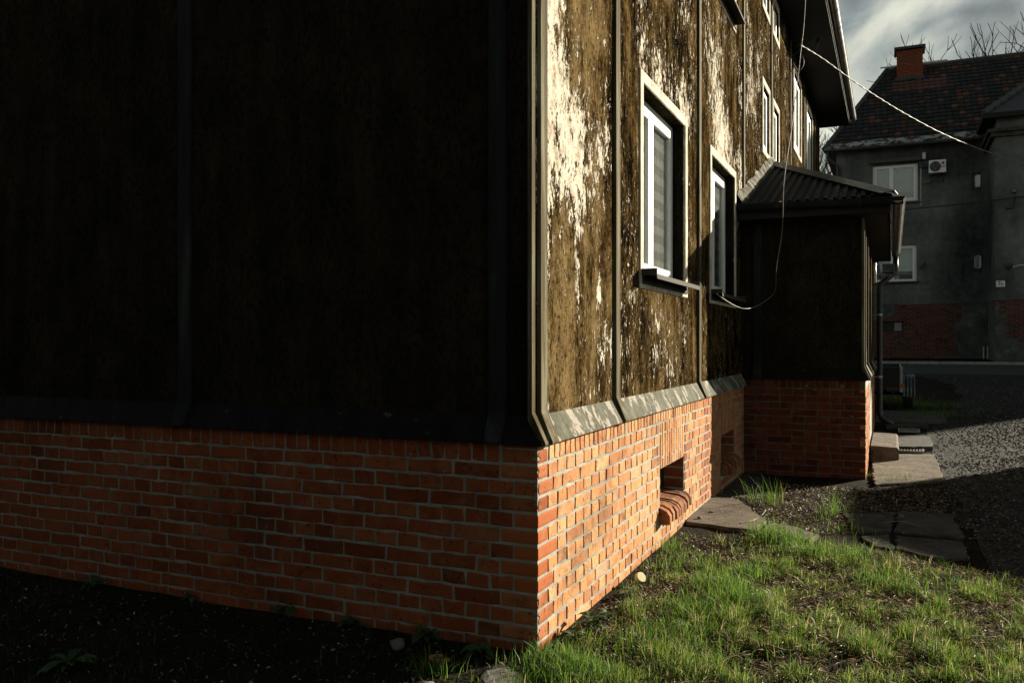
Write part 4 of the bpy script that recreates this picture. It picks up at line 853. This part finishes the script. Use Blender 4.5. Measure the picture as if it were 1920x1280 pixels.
mb = MB(); mb.box(p.x-.07, p.x+.07, WY-.10, WY+.01, p.z-.09, p.z+.07); obj('plate', mb, 'steel_dark', q_, bevel=.02); mb = MB(); mb.tube(curve_pts([p+Vector((0, -.05, -.1)), on(1904, 375, y=WY-.05), on(1899, 390, y=WY-.05), on(1885, 390, y=WY-.03)], 6), .018, 6); obj('lead', mb, 'cable_black', q_)
p = on(1848, 655, y=FY-.1); q_ = thing('standpipe', (p.x, FY-.15, gz(0, FY)), 'pair of short pale pipes at the foot of the far brick wall', 'pipe')
for dx in (-.06, .07): mb = MB(); mb.tube([(p.x+dx, FY-.12, gz(0, FY)-.05), (p.x+dx, FY-.12, p.z+.12)], .03, 8); obj('pipe', mb, 'zinc', q_)

# ---------------------------------------------------------------- trailer
def trailer():
    tx, ty = 1.08, 13.7; tz = gz(tx, ty)
    t = thing('trailer', (tx, ty+.6, tz), 'dark box trailer with ribbed mudguards parked behind the porch downpipe', 'trailer')
    hw = .60; z0, z1 = tz+.44, tz+.80; y0, y1 = ty-.55, ty+1.55
    mb = MB(); mb.box(tx-hw, tx+hw, y0, y1, z0-.03, z0); obj('floor', mb, 'steel_dark', t)
    for nm, bx in (('tailgate', (tx-hw+.02, tx+hw-.02, y0, y0+.025, z0, z1)), ('front_panel', (tx-hw+.02, tx+hw-.02, y1-.025, y1, z0, z1)), ('side_panel', (tx-hw, tx-hw+.02, y0, y1, z0+.001, z1)), ('side_panel', (tx+hw-.02, tx+hw, y0, y1, z0+.001, z1))):
        mb = MB(); mb.box(*bx); p = obj(nm, mb, 'dark_metal', t)
        if nm == 'tailgate':
            for k in range(3): mb = MB(); zz_ = z0+.07+k*.1; mb.box(tx-hw+.05, tx+hw-.05, y0-.012, y0-.0005, zz_-.02, zz_+.008); obj('rib', mb, 'dark_metal', p)
    mb = MB(); rz = z1+.01; mb.tube([(tx-hw, y0, rz), (tx+hw, y0, rz), (tx+hw, y1, rz), (tx-hw, y1, rz), (tx-hw, y0, rz)], .018, 6); obj('top_rail', mb, 'steel_dark', t)
    for sx in (-1, 1):
        mb = MB(); mb.box(tx+sx*hw-.025, tx+sx*hw+.025, y0-.02, y0+.03, z0-.08, z1+.02); obj('corner_post', mb, 'zinc', t)
        mb = MB(); mb.box(tx+sx*hw-.04, tx+sx*hw+.04, y0-.05, y0-.021, z0+.0, z0+.07); obj('tail_light', mb, 'orange_lens', t, bevel=.006)
        wx = tx+sx*(hw+.13); R = .285; wc = Vector((wx, ty+.45, tz+R)); mb = MB(); prof = [(-.08, R*.62), (-.088, R*.85), (-.07, R*.97), (0, R), (.07, R*.97), (.088, R*.85), (.08, R*.62)]; N_ = 28; V = []
        for k in range(N_):
            a = 2*math.pi*k/N_
            for u, r in prof: rr = r*(1 if k % 2 else .985) if r > R*.9 else r; V.append(wc+Vector((u, math.cos(a)*rr, math.sin(a)*rr)))
        npf = len(prof); mb.add(V, [(k*npf+j, k*npf+(j+1) % npf, ((k+1) % N_)*npf+(j+1) % npf, ((k+1) % N_)*npf+j) for k in range(N_) for j in range(npf)])
        wh = obj('wheel', mb, 'rubber', t); mb = MB(); mb.tube([wc+Vector((-.05, 0, 0)), wc+Vector((.05, 0, 0))], R*.63, 20); mb.tube([wc+Vector((.05*sx, 0, 0)), wc+Vector((.08*sx, 0, 0))], R*.2, 12); obj('rim', mb, 'zinc', wh)
        mb = MB(); V = []; M_ = 15; us = [(-.115, 0), (-.09, .012), (-.06, 0), (-.03, .014), (0, 0), (.03, .014), (.06, 0), (.09, .012), (.115, 0)]
        for k in range(M_):
            a = math.pi*(-.04+1.08*k/(M_-1))
            for u, hh in us: V.append(wc+Vector((u, math.cos(a)*(R+.075+hh), math.sin(a)*(R+.075+hh))))
        nu = len(us); mb.add(V, [(k*nu+j, k*nu+j+1, (k+1)*nu+j+1, (k+1)*nu+j) for k in range(M_-1) for j in range(nu-1)]); obj('mudguard', mb, 'steel_dark', t)
    mb = MB(); mb.box(tx-hw+.1, tx-hw+.16, y0, y1, z0-.11, z0-.031); mb.box(tx+hw-.16, tx+hw-.1, y0, y1, z0-.11, z0-.031); mb.tube([(tx-hw-.1, ty+.45, tz+.285), (tx+hw+.1, ty+.45, tz+.285)], .03, 8); mb.box(tx-.35, tx-.29, ty+.40, ty+.50, tz+.28, z0-.03); mb.box(tx+.29, tx+.35, ty+.40, ty+.50, tz+.28, z0-.03); obj('chassis', mb, 'dark_metal', t)
    mb = MB(); mb.tube([(tx, y1-.1, z0-.07), (tx, y1+1.1, z0-.05)], .035, 8); mb.tube([(tx, y1+.9, z0-.05), (tx, y1+.9, gz(tx, y1+.9)+.0)], .03, 8); obj('drawbar', mb, 'dark_metal', t)
trailer()

# ---------------------------------------------------------------- bare trees
def tree(loc, h, seed, label, spread=.62, lv=6):
    rs = random.Random(seed); t = thing('bare_tree', loc, label, 'tree', 'bare trees behind the far house'); tr, cr = MB(), MB()
    def br(p, d, L, r, k):
        pts = [p]; n = 4 if k < 3 else 3
        for i in range(n):
            d = (d+Vector((rs.gauss(0, .12), rs.gauss(0, .12), rs.gauss(.05, .08)))).normalized(); p = p+d*(L/n); pts.append(p)
        (tr if k == 0 else cr).tube(pts, r, 7 if k < 2 else 4, r*.62, False)
        if k >= lv: return
        for j in range(rs.choice((2, 3, 3)) if k else 4):
            q = pts[-1] if j < 2 else pts[rs.randrange(1, len(pts))]
            ax = Vector((rs.gauss(0, 1), rs.gauss(0, 1), rs.gauss(0, .35))).normalized(); nd = (d*(1-spread*.5)+ax*spread*.75+Vector((0, 0, .22))).normalized()
            br(q, nd, L*rs.uniform(.60, .80), r*rs.uniform(.55, .68), k+1)
    br(Vector(loc)+Vector((0, 0, -.2)), Vector((0, 0, 1)), h*.34, h*.02, 0)
    obj('trunk', tr, 'bark', t, smooth=True); obj('crown', cr, 'bark', t, smooth=True)
for px, y, top, sd, lab in ((1838, 47, 50, 3, 'tall bare tree behind the far roof, fullest crown against the sky'), (1775, 46, 105, 5, 'bare tree just showing above the ridge right of the chimney'),
                            (1905, 46, 78, 8, 'bare tree behind the far roof at the right edge'), (1880, 50, 95, 21, 'thin bare tree behind the far roof between two taller ones'), (1630, 43, 150, 9, 'bare tree with few twigs beyond the hip of the far roof'),
                            (1563, 44, 205, 12, 'bare tree between the eaves and the far roof'), (1545, 47, 222, 31, 'bare tree low behind the far corner of the peeling house')):
    p = on(px, top, y=y); tree((p.x, y, 1.2), (p.z-1.2)/1.05, sd, lab)

# ---------------------------------------------------------------- shed beyond the right edge (its shadow falls across the yard)
tanS = math.tan(SUN_EL); tip = onground(1578, 1003); sd_ = SD.xy.normalized(); hh = 3.5
cxy = Vector((tip.x, tip.y))+sd_*(hh/tanS); sx0, sy0 = cxy.x, cxy.y; sg = gz(sx0, sy0); hh2 = hh+2.2; sxe = sx0+2.2/.222
shed = thing('shed', (sx0+5, sy0+.8, sg), 'long boarded shed with a single sloping roof beside the gravel yard', 'shed')
mb = MB(); mb.prism([(sx0, sg-.3), (sxe, sg-.3), (sxe, hh2-.06), (sx0, hh-.06)], sy0+.1, sy0+1.9, lambda u, v, t_: (u, t_, v)); obj('wall', mb, 'shed_board', shed)
mb = MB(); mb.prism([(sx0-.1, hh-.08), (sxe+.1, hh2-.03), (sxe+.1, hh2+.03), (sx0-.1, hh-.02)], sy0, sy0+2.0, lambda u, v, t_: (u, t_, v)); obj('roof', mb, 'roof_metal_far', shed)

rh = thing('sky_block_house', (-5, -13, 0), 'unseen house added behind the viewer to hold sky light off the gable', 'house')  # unseen, added to cut sky light on the shaded gable
mb = MB(); mb.box(-18, 8, -18, -9, -.3, 5.0); obj('wall', mb, 'shaded_plaster', rh)
mb = MB(); mb.add([(-18.5, -18.5, 5.0), (8.5, -18.5, 5.0), (8.5, -8.5, 5.0), (-18.5, -8.5, 5.0), (-14, -13.5, 7.6), (4, -13.5, 7.6)], [(0, 1, 5, 4), (1, 2, 5), (2, 3, 4, 5), (3, 0, 4), (0, 3, 2, 1)]); obj('roof', mb, 'roof_metal_far', rh)

# ---------------------------------------------------------------- grass, litter, gravel (uncountable)
def blades(X, Y, Hh, Wd, m, name, lean=.5, label=None):
    n = len(X); Z = np.array([gh(x, y) for x, y in zip(X, Y)])-.004
    az = rng.uniform(0, 2*np.pi, n); fa = rng.uniform(0, 2*np.pi, n); ln = np.abs(rng.normal(0, lean, n))*Hh
    dx, dy = np.cos(az)*ln, np.sin(az)*ln; wx, wy = np.cos(fa)*Wd/2, np.sin(fa)*Wd/2; hz = Hh*np.clip(1-.35*(ln/Hh)**2, .25, 1)
    V = np.zeros((n, 5, 3))
    V[:, 0] = np.stack([X-wx, Y-wy, Z], 1); V[:, 1] = np.stack([X+wx, Y+wy, Z], 1)
    V[:, 2] = np.stack([X+.35*dx-wx*.8, Y+.35*dy-wy*.8, Z+hz*.6], 1); V[:, 3] = np.stack([X+.35*dx+wx*.8, Y+.35*dy+wy*.8, Z+hz*.6], 1)
    V[:, 4] = np.stack([X+dx, Y+dy, Z+hz], 1); b = np.arange(n)[:, None]*5
    me = bigmesh(name, V.reshape(-1, 3), np.hstack([b+2, b+3, b+4]), np.hstack([b, b+1, b+3, b+2]), m)
    o = link(name, me, kind='stuff')
    if label: o['label'] = label; o['category'] = 'grass'
    return o
def toppx(x, y):
    dx, dy = x-CAM.x, y-CAM.y; f = dx*CF.x+dy*CF.y; r = dx*CR.x+dy*CR.y; return 960+FPX*r/f, HOR+FPX*CAM.z/f, f
def nz(x, y, s): return np.array([mnoise.fractal(Vector((a*s, b*s, 1.3)), 1., 2., 3) for a, b in zip(x, y)])
N = 760000; X = rng.uniform(-.1, 4.6, N); Y = rng.uniform(-1.6, 4.2, N); PXx, PYy, FD = toppx(X, Y)
ok = (FD > 3.2) & (PXx < 2000) & (PYy < 1400) & ((X > .02) | (Y < -.02)); X, Y, PXx, PYy, FD = [v[ok] for v in (X, Y, PXx, PYy, FD)]
edge = np.interp(PXx, [1000, 1240, 1330, 1420, 1600, 1740, 1920], [1170, 1000, 1005, 1000, 1020, 1045, 1080])
lo = nz(X, Y, 1.6); hi = nz(X, Y, 6.)
dens = np.clip((PYy-edge)/60, 0, 1)*np.clip(.74+.95*lo+1.1*hi, .03, 1.); wall = np.clip((X-.12)/.75, 0, 1); wall = np.where(Y > -.1, .5+.5*wall, 1.); dens = dens*wall
dens = np.where((Y < .0) & (X < .05), .15, dens); dens *= np.clip((4.6/FD)**1.1, .3, 1.25)
keep = rng.uniform(0, 1, len(X)) < dens*.88; X, Y, hi, lo = X[keep], Y[keep], hi[keep], lo[keep]
Hh = np.clip(rng.gamma(4., .0064, len(X))*np.clip(1+2.2*hi+.6*lo, .35, 3), .010, .13); blades(X, Y, Hh, rng.uniform(.0018, .0042, len(X)), 'grass_blades', 'lawn_grass', 1.0, 'sunlit short lawn grass with straw in the foreground')
# taller clumps
TX, TY, THt = [], [], []
def tuft(px, py, n, h, r):
    p = onground(px, py); k = rng.normal(0, r, (n, 2)); TX.extend(p.x+k[:, 0]); TY.extend(p.y+k[:, 1]); THt.extend(np.abs(rng.normal(h, h*.3, n)))
for px, py, n, h, r in ((1058, 1262, 1500, .075, .085), (1110, 1275, 500, .07, .08), (1030, 1240, 350, .08, .05), (1350, 1105, 800, .10, .09), (1375, 1130, 600, .09, .08), (1300, 1150, 500, .08, .10), (1470, 1020, 420, .13, .09), (1440, 1010, 250, .13, .07),
                        (1436, 948, 60, .19, .075), (1452, 944, 22, .26, .03), (1420, 940, 22, .12, .08), (1566, 962, 55, .17, .07), (1558, 968, 22, .26, .025), (1548, 975, 30, .10, .1), (1590, 1045, 300, .09, .10), (1510, 1040, 420, .09, .1), (1210, 1215, 420, .07, .1), (1660, 1095, 380, .07, .12), (1405, 1080, 400, .09, .08),
                        (1345, 935, 8, .2, .03), (1402, 920, 8, .22, .02), (1385, 925, 6, .2, .03), (1690, 905, 70, .10, .12), (1580, 1000, 40, .1, .1), (1620, 895, 40, .06, .04), (1265, 1060, 120, .08, .07), (1250, 1030, 120, .09, .06),
                        (1705, 760, 900, .10, .22), (1670, 748, 700, .09, .35), (1745, 778, 900, .09, .25), (1770, 760, 900, .07, .4), (1690, 790, 90, .09, .1), (815, 1262, 120, .08, .06), (1790, 1100, 300, .06, .15), (1320, 1230, 400, .06, .15), (1250, 1190, 350, .075, .09)):
    tuft(px, py, n, h, r)
TX, TY, THt = map(np.array, (TX, TY, THt)); okk = ~((TX < .03) & (TY > -.02)); blades(TX[okk], TY[okk], np.clip(THt[okk], .02, .3), rng.uniform(.0022, .0048, okk.sum()), 'grass_lush', 'tall_grass', .65, 'taller green grass clumps by the wall and slabs')
# sparse growth in the shade along the gable
N = 30000; X = rng.uniform(-5.2, 1.2, N); Y = rng.uniform(-2.6, -.03, N); lo = nz(X, Y, 1.3); k = rng.uniform(0, 1, N) < np.clip(.18+1.1*lo, .04, .7); X, Y = X[k], Y[k]; PXx, PYy, FD = toppx(X, Y); k = (FD > 3.2) & (PYy < 1380) & (PXx > -80); X, Y = X[k], Y[k]
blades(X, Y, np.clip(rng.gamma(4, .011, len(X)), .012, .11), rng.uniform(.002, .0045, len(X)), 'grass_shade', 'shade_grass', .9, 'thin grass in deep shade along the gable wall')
def flakes(X, Y, size, m, name, lift=.006, asp=.5, z0=0.):
    n = len(X); Z = np.array([gh(x, y) for x, y in zip(X, Y)])+z0+rng.uniform(.001, lift, n); a = rng.uniform(0, 2*np.pi, n); tl = rng.normal(0, .45, n); tw_ = rng.normal(0, .5, n)
    ux, uy, uz = np.cos(a)*np.cos(tl), np.sin(a)*np.cos(tl), np.sin(tl); vx, vy, vz = -np.sin(a)*np.cos(tw_), np.cos(a)*np.cos(tw_), np.sin(tw_)
    P0 = np.stack([X, Y, Z+size*.2], 1); U = np.stack([ux, uy, uz], 1)*size[:, None]; Vv = np.stack([vx, vy, vz], 1)*(size*asp)[:, None]; up = np.array([0, 0, 1.])*(size*.18)[:, None]
    V = np.stack([P0-U, P0+Vv*.9+up, P0+U, P0-Vv*.9+up], 1).reshape(-1, 3); b = np.arange(n)[:, None]*4
    me = bigmesh(name, V, np.vstack([np.hstack([b, b+2, b+1]), np.hstack([b, b+3, b+2])]), None, m); return link(name, me, kind='stuff')
def pxfill(n, poly):
    """random ground points inside a photo polygon"""
    P = np.array([(onground(*p).x, onground(*p).y) for p in poly]); x0, y0 = P.min(0); x1, y1 = P.max(0); X = rng.uniform(x0, x1, n*3); Y = rng.uniform(y0, y1, n*3); ins = np.zeros(n*3, bool); j = len(P)-1
    for i in range(len(P)):
        c = ((P[i, 1] > Y) != (P[j, 1] > Y)) & (X < (P[j, 0]-P[i, 0])*(Y-P[i, 1])/(P[j, 1]-P[i, 1]+1e-12)+P[i, 0]); ins ^= c; j = i
    return X[ins][:n], Y[ins][:n]
fx, fy = [], []
for n, poly in ((5200, [(1345, 925), (1420, 905), (1600, 915), (1640, 930), (1600, 1000), (1540, 1005), (1440, 985)]), (3400, [(1190, 1085), (1280, 1000), (1420, 1010), (1600, 1030), (1560, 1100), (1330, 1090)]), (2600, [(1590, 925), (1760, 915), (1780, 965), (1580, 965)]), (1600, [(1010, 1240), (1200, 1080), (1330, 1100), (1200, 1240)]), (900, [(1020, 1280), (1500, 1280), (1900, 1280), (1900, 1110), (1500, 1040)])):
    a, b = pxfill(n, poly); fx.append(a); fy.append(b)
fx, fy = np.concatenate(fx), np.concatenate(fy); flakes(fx, fy, rng.uniform(.005, .019, len(fx)), 'dead_leaf', 'leaf_litter', .012)
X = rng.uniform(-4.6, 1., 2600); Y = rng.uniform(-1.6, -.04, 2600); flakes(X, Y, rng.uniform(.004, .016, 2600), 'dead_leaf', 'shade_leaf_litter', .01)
fx, fy = [], []
for n, poly in ((9000, [(1010, 1290), (1250, 1090), (1420, 1030), (1600, 1030), (1930, 1090), (1960, 1290)]), (900, [(1345, 925), (1420, 905), (1600, 915), (1600, 1000), (1440, 985)])):
    a, b = pxfill(n, poly); fx.append(a); fy.append(b)
fx, fy = np.concatenate(fx), np.concatenate(fy); flakes(fx, fy, rng.uniform(.010, .034, len(fx)), 'straw', 'lying_straw', .022, .075)
fx, fy, fz = [], [], []
for i, (pp, m_) in enumerate(SL):
    a, b = pxfill(90 if i != 7 else 220, pp); c_ = max(gh(q.x, q.y) for q in [onground(*p_) for p_ in pp])+(.014 if i in (0, 1) else .001)+.008
    fx.append(a); fy.append(b); fz.append(np.array([c_-gh(x, y) for x, y in zip(a, b)]))
fx, fy, fz = map(np.concatenate, (fx, fy, fz)); flakes(fx, fy, rng.uniform(.003, .010, len(fx)), 'dead_leaf', 'slab_litter', .003, .6, fz)
def pebbles(X, Y, R, m, name):
    n = len(X); base = np.array([(1, 0, 0), (.5, .87, 0), (-.5, .87, 0), (-1, 0, 0), (-.5, -.87, 0), (.5, -.87, 0), (0, 0, .75), (0, 0, -.6)])
    Z = np.array([gh(x, y) for x, y in zip(X, Y)])+.006; a = rng.uniform(0, 6.28, n); B = base[None]*rng.uniform(.7, 1.25, (n, 8, 1)); B[:, :, 1] *= rng.uniform(.55, 1, (n, 1)); B[:, :, 2] *= rng.uniform(.6, 1., (n, 1))
    ca, sa = np.cos(a)[:, None], np.sin(a)[:, None]; V = np.stack([B[:, :, 0]*ca-B[:, :, 1]*sa, B[:, :, 0]*sa+B[:, :, 1]*ca, B[:, :, 2]], 2)*R[:, None, None]; V += np.stack([X, Y, Z+R*.25], 1)[:, None]
    T = np.array([(i, (i+1) % 6, 6) for i in range(6)]+[((i+1) % 6, i, 7) for i in range(6)]); F = (T[None]+np.arange(n)[:, None, None]*8).reshape(-1, 3)
    return link(name, bigmesh(name, V.reshape(-1, 3), F, None, m), kind='stuff')
gx, gy = [], []
for n, (x0, x1, y0, y1) in ((60000, (1.6, 7., 1.6, 9.)), (26000, (2.1, 11., 9., 15.)), (9000, (2.2, 14., 15., 22.))):
    a = rng.uniform(x0, x1, n); b = rng.uniform(y0, y1, n); e_ = np.array([gravel_edge(v) for v in b]); k = (a > e_-.12*rng.random(n)) & (rng.random(n) < .35+.65*np.clip((a-e_)/.8, 0, 1)); gx.append(a[k]); gy.append(b[k])
gx, gy = np.concatenate(gx), np.concatenate(gy); PXx, PYy, FD = toppx(gx, gy); k = (PXx < 2080) & (FD > 3); gx, gy = gx[k], gy[k]
cl = nz(gx, gy, .9); k = rng.random(len(gx)) < np.clip(.75+1.1*cl, .15, 1); gx, gy = gx[k], gy[k]
pebbles(gx, gy, rng.uniform(.0065, .018, len(gx))*(1+.03*np.clip(gy-6, 0, 12)), 'gravel_stone', 'gravel_stones')
a, b = pxfill(700, [(1560, 915), (1780, 905), (1810, 970), (1580, 975)]); pebbles(a, b, rng.uniform(.006, .017, len(a)), 'gravel_stone', 'scattered_pebbles')

# ---------------------------------------------------------------- single small things on the ground
def rock(name, px, py, r, sc, m, label, cat, seed, up=.3):
    p = onground(px, py); bm = bmesh.new(); bmesh.ops.create_icosphere(bm, subdivisions=3, radius=1.)
    for v in bm.verts:
        d = 1+.28*mnoise.noise(v.co*1.3+Vector((seed, 0, 0)))+.10*mnoise.noise(v.co*4+Vector((seed, 3, 0))); v.co = Vector((v.co.x*sc[0], v.co.y*sc[1], v.co.z*sc[2]))*d*r
    me = bpy.data.meshes.new(name); bm.to_mesh(me); bm.free(); me.materials.append(MATS[m]); o = bpy.data.objects.new(name, me); C.objects.link(o); o.location = (p.x, p.y, gh(p.x, p.y)+r*sc[2]*up); o.rotation_euler = (0, 0, seed); o['label'] = label; o['category'] = cat; return o
rock('rock', 745, 1212, .05, (1, .7, .6), 'stone_grey', 'grey stone lying in the shade in front of the gable plinth', 'rock', 2)
rock('rubble', 935, 1283, .17, (1.2, .6, .13), 'stone_grey', 'broken lump of rough concrete half in sunlight at the house corner', 'rubble', 5)
rock('rubble', 800, 1290, .05, (1., .6, .3), 'stone_grey', 'small rubble piece at the bottom edge left of the larger lump', 'rubble', 8)
for i, (px, py, lab) in enumerate(((1334, 968, 'pale pebble on the sunlit slab nearest the wall'), (1312, 980, 'small pebble at the edge of the sunlit slab'), (1690, 977, 'dark pebble on the shaded slab joint'), (1700, 948, 'white pebble in the soil above the dark slabs'))):
    o = rock('pebble', px, py, .022, (1, .8, .6), 'stone_grey', lab, 'pebble', 10+i, .5); o.location.z += .03 if i < 3 else 0
p = onground(822, 1236); mb = MB(); pts = [(math.cos(a*.52)*(.012+.0035*a), math.sin(a*.52)*(.012+.0035*a), .012+.004*math.sin(a)) for a in range(13)]; mb.tube([Vector(q)+p for q in pts], .006, 6, .013); o = obj('curled_leaf', mb, 'leaf_orange', None, smooth=True, label='curled orange-brown leaf on dark soil below the plinth', category='leaf')
p = onground(1201, 1094); mb = MB(); n_ = Vector((.72, -.42, .55)).normalized(); c0 = Vector((p.x, p.y, gh(p.x, p.y)+.036)); mb.tube([c0-n_*.012, c0-n_*.010, c0+n_*.008, c0+n_*.012], .034, 20, .031); o = obj('plastic_lid', mb, 'yellow_plastic', None, label='pale yellow round plastic lid leaning by the sunlit brick wall', category='lid')
def weed(px, py, n, r, seed, label):
    rs = random.Random(seed); p = onground(px, py); z = gh(p.x, p.y); mb = MB()
    for i in range(n):
        a = 2*math.pi*i*.382+rs.uniform(-.3, .3); L = r*rs.uniform(.55, 1.1); el = rs.uniform(.25, 1.0); w_ = L*rs.uniform(.16, .26); h0 = rs.uniform(0, .03)*(n/14)
        d = Vector((math.cos(a), math.sin(a), 0)); s_ = Vector((-d.y, d.x, 0)); V = []
        for t, ww in ((0, .12), (.3, .75), (.6, 1.), (.85, .65), (1, .02)):
            c = Vector((p.x, p.y, z+h0))+d*(L*t*math.cos(el*.8))+Vector((0, 0, L*(math.sin(el)*t-.55*t*t)))
            V += [c-s_*w_*ww+Vector((0, 0, w_*ww*.35)), c, c+s_*w_*ww+Vector((0, 0, w_*ww*.35))]
        mb.add(V, [f for k in range(4) for f in ((3*k, 3*k+1, 3*k+4, 3*k+3), (3*k+1, 3*k+2, 3*k+5, 3*k+4))])
    obj('weed', mb, 'weed_leaf', None, smooth=True, label=label, category='plant', group='weeds along the plinth')
for i, (px, py, n, r, lab) in enumerate(((900, 1228, 14, .10, 'broad-leaved weed at the foot of the gable nearest the corner'), (800, 1195, 16, .11, 'leafy weed against the gable plinth, second from the corner'), (665, 1170, 16, .10, 'leafy weed against the gable plinth below the red bricks'),
        (545, 1145, 22, .14, 'largest leafy weed climbing the gable plinth'), (130, 1255, 18, .14, 'leafy weed in shade near the bottom left corner'), (175, 1100, 12, .10, 'small weed low against the far left plinth'), (360, 1120, 12, .09, 'small weed in shade at the plinth foot, left half'),
        (1110, 1180, 22, .10, 'dense grey-green weed at the sunlit wall foot near the corner'), (1075, 1205, 16, .08, 'small grey-green weed touching the sunlit wall nearest the corner'), (1172, 1120, 14, .07, 'small weed at the sunlit wall foot beside the yellow lid'), (1140, 1160, 16, .08, 'grey-green weed between two others along the sunlit wall'))): weed(px, py, n, r, 100+i, lab)
def twig(pts, r, label):
    P = [onground(*q) for q in pts]; mb = MB(); mb.tube(curve_pts([Vector((q.x, q.y, gh(q.x, q.y)+.02+.012*(i % 2))) for i, q in enumerate(P)], 5), r, 6, r*.5); a, b = P[len(P)//2], P[-1]
    mb.tube([Vector((a.x, a.y, gh(a.x, a.y)+.028)), Vector((a.x+.06, a.y+.05, gh(a.x, a.y)+.035))], r*.6, 5, r*.3); obj('twig', mb, 'dry_twig', None, smooth=True, label=label, category='twig', group='twigs lying on the lawn')
twig([(1424, 1212), (1452, 1224), (1475, 1226), (1500, 1231)], .006, 'dark forked twig on the lawn at the lower centre')
twig([(1732, 1208), (1750, 1217), (1766, 1226)], .006, 'pale twig lying on the lawn at the lower right')
twig([(1340, 1245), (1380, 1238), (1400, 1246)], .005, 'thin twig in the grass left of the forked one')
twig([(1385, 990), (1410, 985), (1425, 975), (1436, 965)], .008, 'dry root lying across the edge of the sunlit slab')
twig([(1655, 985), (1690, 985), (1725, 992)], .005, 'thin twig lying on the shaded slabs')
